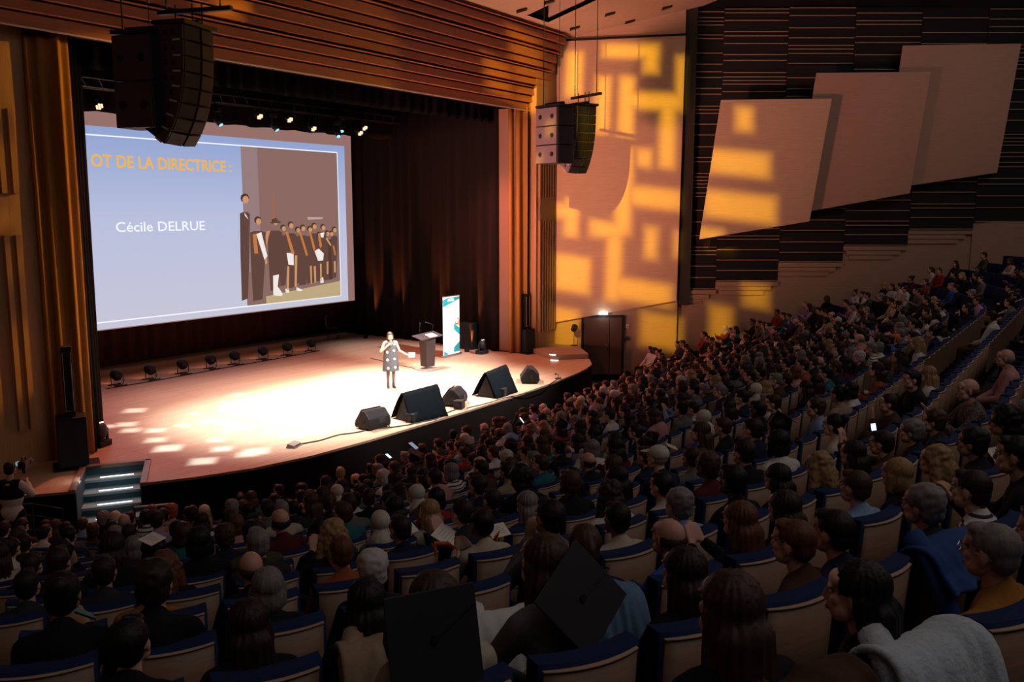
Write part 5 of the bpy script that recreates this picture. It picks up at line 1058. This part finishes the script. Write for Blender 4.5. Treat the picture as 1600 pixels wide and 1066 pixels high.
for loc, rz, per in crowd:
    c, s_ = math.cos(rz), math.sin(rz); sc_ = per['dz']
    def xf(co, d=(0, 0, 0)): 
        q = (co + np.array(d)) * sc_; return np.stack([q[:, 0] * c - q[:, 1] * s_ + loc[0], q[:, 0] * s_ + q[:, 1] * c + loc[1], q[:, 2] + loc[2]], 1)
    p = per['pose']; sk = cidx(SKIN[per['skin']]); dk = cidx(M_iris)
    co, fs, mi = LOB[p]; items.append((xf(co), fs, [sk if a == 0 else dk for a in mi]))
    for src, m in ((LOT[p], MATS['cloth_' + per['top']]), (LOL[p], MATS['cloth_black'])):
        co, fs, mi = src; j = cidx(m); items.append((xf(co), fs, [j] * len(fs)))
    co, fs, mi = LOH[per['hair']]; j = cidx(MATS['hair_' + per['hc']]); items.append((xf(co, BODY[p][4]), fs, [j] * len(fs)))
if items: massed('audience_crowd', items, cm, 'distant seated audience filling the far rows towards the right wall', 'crowd')
items = []
pa = [(arr(SHELL), {0: 0, 1: 1}), (arr(CUSH), {0: 2}), (arr(SEATC), {0: 2}), (arr(ARM), {0: 3, 1: 2})]
for s in block:
    rz = s['fa'] - PI / 2; c, s_ = math.cos(rz), math.sin(rz); z = row_z(s['k'])
    for (co, fs, mi), mp in pa: items.append((np.stack([co[:, 0] * c - co[:, 1] * s_ + s['p'].x, co[:, 0] * s_ + co[:, 1] * c + s['p'].y, co[:, 2] + z], 1), fs, [mp[a] for a in mi]))
if items:
    o = massed('distant_seat_rows', items, [M_seatwood, M_seatedge, M_seatblue, M_seatdark], 'distant rows of wood-backed blue seats under the far audience', 'seats'); o.data.polygons.foreach_set('use_smooth', [False] * len(o.data.polygons))
# ------------------------------------------------------------------ the woman on the stage
wd_ = Vector((-.60, -.80)); wrz = math.atan2(wd_.y, wd_.x) - PI / 2
wl = atz(611, 606, 0)
wm = empty('person', wl, wrz, 'woman on stage in grey eyelet dress speaking into a microphone, white card in hand', 'person')
hW = V3((0, .02, 1.50)); SC_W = 1.0
prims = [('c', (0, -.0, 1.30), hW + V3((0, -.02, -.07)), .05, .043), ('e', (0, -.01, 1.18), (.145, .095, .19)), ('e', (0, 0, .88), (.155, .11, .15)), ('c', (-.12, -.0, 1.33), (.12, 0, 1.33), .048, .048),
         ('c', (.165, 0, 1.32), (.27, -.02, 1.07), .042, .036), ('c', (.27, -.02, 1.07), (.085, .17, 1.27), .036, .025), ('c', (-.165, 0, 1.32), (-.25, .06, 1.08), .042, .036), ('c', (-.25, .06, 1.08), (-.43, .24, .98), .036, .024)]
prims += hand(V3((.085, .17, 1.27)), (-.75, .25, .45), 1, 1.0, (0, -1, 0)) + hand(V3((-.43, .24, .98)), (-.7, .6, -.1), -1, .4, (0, 0, 1))
sk_ = fuse('speaker_skin', prims, .009, 2, .6); hd_ = fuse('speaker_head', head_prims(hW), .0055, 2, .8)
bd = join_meshes('speaker_body', [(sk_, 0), (hd_, 0)] + face_bits(hW), [SKIN[0], M_eye, M_iris, M_lip, M_brow]); put('body', bd, wm, [])
put('hair', strands(fuse('speaker_hair', [hp(0, -.028, .046, .086, .1, .086), hp(0, -.05, -.04, .088, .062, .10), hp(0, .062, .075, .06, .034, .028)] + [('c', H0 + V3((s * .07, -.01, .0)), H0 + V3((s * .076, .01, -.12)), .032, .024) for s in (-1, 1)], .009, 2), .006, 22), wm, [MATS['hair_dark brown']], hW - H0) if ensure_slot(HAIR['bob']) is None else None
bpy.data.objects[-1] if False else None
for ch in wm.children:
    if ch.name.startswith('hair') and not ch.data.materials: ch.data.materials.append(MATS['hair_dark brown'])
tg = fuse('tights', [('c', (s * .075, 0, .82), (s * .08, .01, .47), .078, .05) for s in (-1, 1)] + [('c', (s * .08, .01, .47), (s * .08, -.01, .10), .054, .034) for s in (-1, 1)], .01, 2, .6); tg.materials.append(mat('tights_dark', (.07, .035, .03), .6)); put('tights', tg, wm, [])
for s in (-1, 1):
    bt = fuse('boot', [('c', (s * .08, -.01, .04), (s * .08, -.01, .15), .045, .042), ('c', (s * .08, 0, .035), (s * .10, .13, .03), .045, .034), ('c', (s * .08, -.03, .02), (s * .08, -.03, .04), .035, .04)], .009, 2, .6); bt.materials.append(mat('boot_leather', (.05, .02, .015), .35)); put('boot', bt, wm, [])
prof = [(.50, .238, .165), (.52, .240, .168), (.7, .228, .16), (.9, .210, .148), (1.05, .192, .138), (1.2, .182, .128), (1.29, .162, .108), (1.345, .115, .080), (1.385, .066, .062), (1.375, .060, .056)]
mb = MB(); ns = 28; vs = []
for z, rx, ry in prof:
    for i in range(ns): a = 2 * PI * i / ns; k = 1 + (.02 * math.sin(a * 5) if z < .95 else 0); vs.append((rx * k * math.cos(a), ry * k * math.sin(a), z))
mb.add(vs, [(j * ns + i, j * ns + (i + 1) % ns, (j + 1) * ns + (i + 1) % ns, (j + 1) * ns + i) for j in range(len(prof) - 1) for i in range(ns)])
o = mb.obj('dress', mat('dress_grey', (.045, .052, .062), .85, noise_amt=.2, nscale=60), wm, True); o.modifiers.new('s', 'SOLIDIFY').thickness = .008
for (x, z) in ((.105, .60), (-.10, .62), (.115, .84), (-.085, .86), (.115, 1.06), (-.075, 1.10), (-.10, 1.28)):
    rx = np.interp(z, [p[0] for p in prof[:8]], [p[1] for p in prof[:8]]); ry = np.interp(z, [p[0] for p in prof[:8]], [p[2] for p in prof[:8]]); y = ry * math.sqrt(max(.05, 1 - (x / rx) ** 2)) + .012
    nrm = V3((x / rx ** 2, y / ry ** 2, 0)).normalized(); u = V3((nrm.y, -nrm.x, 0)); c = V3((x, y, z))
    MB().tube([c + (u * math.cos(2 * PI * k / 14) + V3((0, 0, 1)) * math.sin(2 * PI * k / 14)) * .027 for k in range(15)], .0095, 6).obj('eyelet', MATS['banner_white'], wm, True)
MB().disc(V3((0, 0, 0)), (0, 1, 0), .01, 6)
t = empty('microphone', wm.location + Matrix.Rotation(wrz, 3, 'Z') @ V3((.015, .175, 1.36)), wrz, 'handheld microphone at the mouth of the woman on stage', 'microphone')
MB().tube([(.05, .03, -.16), (.0, -.02, .0)], [.012, .017], 10).obj('handle', M_blackp, t, True); MB().ell((-.004, -.025, .02), (.026, .026, .028)).obj('grille', M_chrome, t, True)
t = empty('cue_card', wm.location + Matrix.Rotation(wrz, 3, 'Z') @ V3((-.55, .33, .98)), wrz, 'white card in the outstretched hand of the woman on stage', 'card')
MB().box((0, 0, 0), (.19, .012, .14)).obj('sheet', mat('card_white', (.9, .9, .9), .6), t)

# ------------------------------------------------------------------ graduation caps
def cap_on(headpos, yaw, tilt, roll, label, s=1.0, spin=0.0, group='black mortarboards in the audience'):
    r = empty('mortarboard', headpos, yaw, label, 'graduation cap', group); r.rotation_euler = (tilt, roll, yaw); r.scale = (s, s, s)
    o_ = MB().box((0, 0, 0), (.27, .27, .008)).obj('board', M_seatdark, r, bevel=.002); o_.location = (0, 0, .145); o_.rotation_euler = (0, 0, spin)
    mb = MB(); n = 16; vs = []
    for z, k in ((.0, 1.22), (.06, 1.2), (.12, 1.05), (.142, .8)):
        for i in range(n): a = 2 * PI * i / n; vs.append((.088 * k * math.cos(a), .10 * k * math.sin(a) - .01, z))
    mb.add(vs, [(j * n + i, j * n + (i + 1) % n, (j + 1) * n + (i + 1) % n, (j + 1) * n + i) for j in range(3) for i in range(n)]); o = mb.obj('skull_cap', M_blackp, r, True); o.modifiers.new('s', 'SOLIDIFY').thickness = .004
    MB().disc((0, 0, .149), (0, 0, 1), .012, 8, thick=.008).obj('button', M_blackp, r)
    MB().tube([(0, 0, .154), (.08, .05, .154), (.13, .08, .152), (.142, .095, .05)], [.003, .003, .003, .008], 5).obj('tassel', M_blackp, r)
def near_person(x, y):
    return min((s for s in pers if s['per'].get('obj')), key=lambda s: (headpx(s)[0] - x) ** 2 + (headpx(s)[1] - y) ** 2)
for (x, y, tilt, roll, yaw, lab) in ((668, 930, -1.05, 0, 0, 'large black mortarboard seen flat from behind, bottom centre of the hall'), (895, 900, -.95, .1, .12, 'black mortarboard tilted to a diamond over a bent head, right of centre'),
    (1190, 665, -.5, .3, .3, 'black mortarboard worn low, right of the man in a light blue shirt'), (640, 665, -.4, 0, .4, 'black mortarboard in the front row beneath the left prompter'), (872, 672, -.6, .2, .5, 'black mortarboard behind the person in a green jumper'), (1062, 530, -.3, 0, .2, 'black mortarboard raised on a head near the side wall'), (1000, 540, -.3, 0, .9, 'black mortarboard just right of the double door')):
    s = near_person(x, y); per = s['per']; rz = s['fa'] - PI / 2
    hz = 1.22 * per['dz'] + row_z(s['k']); tx = Vector((math.cos(rz), math.sin(rz))) * per['dx']
    ps = V3((s['p'].x + tx.x - .04 * -math.sin(rz) * -1, s['p'].y + tx.y, hz + .02)) + Matrix.Rotation(rz, 3, 'Z') @ V3((0, -.05, 0)) + V3(BODY[per['pose']][4])
    if x == 668: ps += Matrix.Rotation(rz, 3, 'Z') @ V3((-.09, -.05, -.09)); tilt = -1.3
    if x == 895: ps += Matrix.Rotation(rz, 3, 'Z') @ V3((.10, -.05, -.16)); tilt = -1.15
    cap_on(ps, rz + yaw, abs(tilt), roll, lab, 1.22 if abs(tilt) > .9 else 1.0, .72 if x == 895 else 0)
# ------------------------------------------------------------------ sheets, phones, coats and other belongings
def on_ray(x, y, k, dz): return atz(x, y, row_z(k) + dz)
M_ink = mat('ink_grey', (.25, .22, .2), .8); M_ribbon = mat('orange_ribbon', (.62, .13, .015), .6)
def sheet(x, y, k, dz, yaw, tilt, w_, h_, label, lines=5):
    r = empty('paper_sheet', on_ray(x, y, k, dz), yaw, label, 'paper', 'papers held in the audience'); r.rotation_euler = (tilt, 0, yaw)
    MB().box((0, 0, 0), (w_, h_, .002)).obj('sheet', M_paper, r)
    mb = MB(); rr = random.Random(int(x))
    for j in range(lines): L = w_ * rr.uniform(.35, .7); mb.box((0, h_ * .3 - j * h_ * .13, .0016), (L, .004, .0006))
    o = mb.obj('print_marks', M_ink, r); o['kind'] = 'stuff'; return r
r_ = sheet(700, 838, 0, .80, .35, .5, .29, .22, 'cream certificate with orange ribbon between two graduates'); sheet(633, 823, -1, .86, -.05, .6, .20, .18, 'cream certificate left of the long blond-haired person'); sheet(778, 829, 0, .80, -.4, .5, .18, .14, 'cream certificate right of the orange ribbon')
sheet(1568, 715, 2, .98, -.45, .8, .26, .20, 'pale certificate held up at the right edge of the seats'); sheet(1548, 705, 1, .9, .2, .5, .12, .1, 'small folded pale sheet beside the certificate at right')
sheet(1050, 698, -3, .84, .6, .4, .22, .16, 'pale sheet on the knee of the olive-clad person'); sheet(238, 842, -1, .86, .3, .3, .20, .14, 'pale pink sheet behind the grey bobbed head'); sheet(1215, 560, -6, .8, .4, .5, .24, .18, 'pale sheet held by the long-haired person mid-right'); sheet(1140, 790, 0, .8, .6, .4, .2, .15, 'pale sheet on a lap right of centre')
def ribbon(pts, k, dz, label):
    P = [on_ray(x, y, k, dz + d) for x, y, d in pts]; r = empty('orange_ribbon', P[0], 0, label, 'ribbon', 'orange ribbons in the audience'); mb = MB(); vs = []
    out = []
    for i in range(len(P) - 1):
        for j in range(5): out.append(P[i].lerp(P[i + 1], j / 5))
    out.append(P[-1])
    for i, p in enumerate(out): q = p - P[0]; vs += [q, q + V3((.012 * math.sin(i * .8), .01, -.045))]
    mb.add(vs, [(2 * i, 2 * i + 2, 2 * i + 3, 2 * i + 1) for i in range(len(out) - 1)]); o = mb.obj('band', M_ribbon, r, True); o.modifiers.new('s', 'SOLIDIFY').thickness = .003
ribbon([(675, 848, .03), (683, 862, .02), (678, 846, .06), (700, 846, .05), (716, 858, .04), (714, 872, .0)], 0, .86, 'orange ribbon draped over the cream certificate in mid hall'); ribbon([(772, 838, .0), (782, 828, .02), (776, 845, .0)], 0, .86, 'short orange ribbon behind the dark curly head'); ribbon([(640, 1016, .0), (670, 1012, .02), (700, 1018, .0), (722, 1024, -.02)], 3, .72, 'rust-orange sash under the large flat mortarboard')
def phone(x, y, k, dz, yaw, tilt, label, sc_=1.0, col=(.5, .75, 1), s=2.5, cat='phone'):
    r = empty('mobile_phone' if cat == 'phone' else 'tablet', on_ray(x, y, k, dz), yaw, label, cat, 'glowing screens in the audience'); r.rotation_euler = (tilt, 0, yaw); r.scale = (sc_,) * 3
    MB().box((0, 0, 0), (.078, .155, .009)).obj('body', M_blackp, r, bevel=.003); MB().box((0, 0, .006), (.066, .13, .002)).obj('screen', emi('screen_%d' % int(x), col, s), r)
phone(1365, 672, 0, 1.15, -.5, 1.3, 'bright blue phone screen raised in two hands, right side'); phone(126, 957, 2, .85, 1.2, .6, 'phone glowing faintly on the seat behind the bun-haired person', 1.0, (.5, .8, .7), .03); phone(607, 713, -8, .75, 0, .5, 'small lit phone between front seats, left of the grey curls', 1.0, (.7, .85, 1), 1.5); phone(815, 657, -7, .95, .4, .9, 'small lit phone in the fifth row', 1.0, (.5, .8, 1), 2.0); phone(646, 697, -9, .7, 0, .5, 'pale tablet held in the front rows under the left prompter', 1.7, (.45, .55, .7), .5, 'tablet')
def coat(x, y, k, dz, m, label, wd=.5, drop=.42, front=.15, fluff=.02, seed=0, yawadd=0.0):
    s = min(seats, key=lambda s: (proj((s['p'].x, s['p'].y, row_z(s['k']) + 1.0))[0] - x) ** 2 + (proj((s['p'].x, s['p'].y, row_z(s['k']) + 1.0))[1] - y) ** 2)
    rz = s['fa'] - PI / 2; r = empty('draped_coat', (s['p'].x, s['p'].y, row_z(s['k'])), rz + yawadd, label, 'coat', 'coats hung over seatbacks')
    path = [(-.02, 1.0 - front), (-.10, .99), (-.14, 1.05), (-.22, 1.075), (-.31, 1.05), (-.345, .96)] + [(-.36 - .01 * j, .96 - drop * j / 6) for j in range(1, 7)]
    nx = 26; vs = []
    for i in range(nx + 1):
        u = i / nx
        for j, (y_, z_) in enumerate(path):
            f = j / len(path); x_ = (u - .5) * wd * (1 + .18 * f); n_ = noise.noise(V3((x_ * 9, z_ * 3, seed))); fold = .022 * math.sin(u * 15 + seed + n_ * 2) * (.4 + f)
            vs.append((x_, y_ - abs(fold) - fluff * noise.noise(V3((x_ * 30, z_ * 30, seed))), z_ + .03 * math.sin(u * 6 + seed) * (f if j > 5 else .3) + .02 * n_))
    m_ = len(path); mb = MB(); mb.add(vs, [(i * m_ + j, i * m_ + j + 1, (i + 1) * m_ + j + 1, (i + 1) * m_ + j) for i in range(nx) for j in range(m_ - 1)])
    o = mb.obj('cloth', m, r, True); so = o.modifiers.new('s', 'SOLIDIFY'); so.thickness = .03; ss = o.modifiers.new('ss', 'SUBSURF'); ss.levels = 1; ss.render_levels = 1
    mb = MB(); mb.tube([(-wd * .32, -.13, 1.06), (-wd * .42, -.24, 1.0), (-wd * .45, -.37, .78), (-wd * .40, -.40, .62)], [.05, .055, .05, .04], 10); mb.obj('sleeve', m, r, True)
M_fleece = mat('white_fleece', (.50, .60, .68), .95, noise_amt=.3, nscale=60, bump=.6, sheen=.4)
coat(1425, 1010, 4, 0, M_fleece, 'fluffy pale blue-white jacket draped over the bottom right seat', .44, .5, seed=3)
coat(868, 905, 2, 0, mat('denim_blue', (.10, .20, .34), .9, noise_amt=.3, nscale=40, bump=.3), 'light blue denim jacket hanging beside the diamond-tilted mortarboard', .34, .45, seed=5)
coat(560, 985, 3, 0, MATS['cloth_beige'], 'cream coat over the seat beneath the large mortarboard', .5, .4, seed=7); coat(750, 955, 2, 0, mat('white_knit', (.6, .62, .62), .9, bump=.4), 'white padded garment on the seat right of the large mortarboard', .42, .12, .3, seed=2)
coat(1190, 1062, 4, 0, MATS['cloth_brown'], 'brown coat bundled at the bottom right of centre', .42, .3, seed=9); coat(1380, 850, 2, 0, mat('royal_blue_coat', (.01, .05, .2), .9), 'deep blue coat spread over two right-hand seats', .5, .05, .1, seed=4)
# glasses for the two nearest bespectacled people
for (x, y) in ((1545, 900), (245, 905)):
    s = near_person(x, y); per = s['per']; o = per['obj']; dh = BODY[per['pose']][4]
    g = empty('glasses', (0, 0, 0)); g.parent = o; g.location = H0 + dh
    for sx in (-1, 1):
        MB().tube([(sx * .031 + .021 * math.cos(a * PI / 6), .104, .012 + .018 * math.sin(a * PI / 6)) for a in range(13)], .0018, 5).obj('rim', M_chrome, g); MB().tube([(sx * .052, .102, .018), (sx * .078, .03, .016), (sx * .082, -.01, .01)], .0016, 5).obj('temple', M_chrome, g)

# ------------------------------------------------------------------ left aisle: cameraman, rails
pc = CAM + ray(14, 735) * 14.0; fz = -.62
cmn = empty('person', (pc.x, pc.y, fz), -.9, 'cameraman in dark vest and white shirt standing by the rail, left edge', 'person')
hh = V3((0, .05, pc.z - fz)); sz = hh.z - .2
pr = [('c', (0, 0, sz), hh + V3((0, -.02, -.07)), .055, .048), ('e', (0, 0, sz - .2), (.17, .12, .24)), ('e', (0, 0, sz - .48), (.16, .12, .14)), ('c', (-.15, 0, sz - .02), (.15, 0, sz - .02), .055, .055)]
tp = [('e', (0, 0, sz - .2), (.19, .14, .25)), ('e', (0, 0, sz - .48), (.18, .14, .16)), ('c', (-.14, 0, sz - .03), (.14, 0, sz - .03), .07, .07)]
for s in (-1, 1):
    el, wr_ = V3((s * .24, .16, sz - .24)), V3((s * .07, .40, sz - .1)); pr += [('c', (s * .17, 0, sz - .03), el, .05, .04), ('c', el, wr_, .04, .028)] + hand(wr_, (-s * .4, .7, .3), -s, .8); tp += [('c', (s * .16, 0, sz - .04), el, .07, .055), ('c', el, el.lerp(wr_, .8), .055, .045)]
    pr += [('c', (s * .09, 0, sz - .52), (s * .10, .02, sz - .98), .09, .06), ('c', (s * .10, .02, sz - .98), (s * .10, -.02, .1), .06, .04)]
sk_ = fuse('cm', pr, .012, 2, .6); hd_ = fuse('cmh', head_prims(hh), .0065, 2, .7); put('body', join_meshes('cameraman_body', [(sk_, 0), (hd_, 0)] + face_bits(hh), [SKIN[1], M_eye, M_iris, M_lip, M_brow]), cmn, [])
me = fuse('cmt', tp, .014, 3, .5); me.materials.append(MATS['cloth_white']); put('shirt', me, cmn, []); me = fuse('cmv', [('e', (0, -.0, sz - .17), (.198, .148, .20)), ('c', (-.11, 0, sz - .03), (.11, 0, sz - .03), .085, .085)], .014, 3, .5); me.materials.append(MATS['cloth_black']); put('vest', me, cmn, [])
me = fuse('cml', [('c', (s * .09, 0, sz - .5), (s * .10, .02, sz - .98), .11, .08) for s in (-1, 1)] + [('c', (s * .10, .02, sz - .98), (s * .10, -.02, .08), .08, .065) for s in (-1, 1)], .016, 3, .4); me.materials.append(MATS['cloth_black']); put('trousers', me, cmn, [])
for s in (-1, 1): me = fuse('shoe', [('c', (s * .1, -.03, .045), (s * .12, .16, .04), .045, .04)], .01, 2, .5); me.materials.append(M_rubber); put('shoe', me, cmn, [])
put('hair', HAIR['short'], cmn, [MATS['hair_black']], hh - H0)
vc = empty('video_camera', Vector((pc.x, pc.y, pc.z - .05)) + Matrix.Rotation(-.9, 3, 'Z') @ V3((0, .50, 0)), -.9, 'black video camera with long lens held by the cameraman at left', 'camera')
MB().box((0, 0, 0), (.12, .18, .12)).obj('body', M_blackp, vc, bevel=.015); MB().tube([(0, .08, 0), (0, .16, 0), (0, .26, 0)], [.045, .05, .055], 14).obj('lens', M_blackp, vc, True); MB().tube([(0, -.07, .06), (0, -.05, .12), (0, .07, .12), (0, .08, .06)], .012, 6).obj('top_handle', M_blackp, vc); MB().box((-.09, -.02, .02), (.02, .09, .06)).obj('monitor', emi('cam_monitor', (.3, .5, .6), .5), vc); MB().box((0, .02, -.10), (.05, .1, .09)).obj('grip', M_blackp, vc, bevel=.01)
def rail(pts, n_h, top, label, m, rad=.02):
    r = empty('aisle_rail', pts[0], 0, label, 'railing'); o_ = V3(pts[0])
    for h in n_h: MB().tube([V3(p) - o_ + V3((0, 0, h)) for p in pts], rad if h == top else .009, 6).obj('top_rail' if h == top else 'rail_bar', m, r)
    for p in pts: MB().tube([V3(p) - o_, V3(p) - o_ + V3((0, 0, top))], .015, 6).obj('post', M_darkmetal, r)
p1, p2 = atz(210, 793, .02), atz(266, 788, .02); rail([(p1.x, p1.y, -1.0), (p2.x, p2.y, -1.0)], (1.02,), 1.02, 'short pale handrail at the foot of the stage stair', mat('rail_pale', (.5, .45, .5), .4))
p1, p2, p3 = atz(2, 790, .25), atz(50, 792, .1), atz(98, 800, -.05); rail([(p1.x, p1.y, -.75), (p2.x, p2.y, -.85), (p3.x, p3.y, -1.0)], (.3, .55, .8, 1.0), 1.0, 'dark multi-bar railing below the left end of the stage', M_darkmetal, .016)
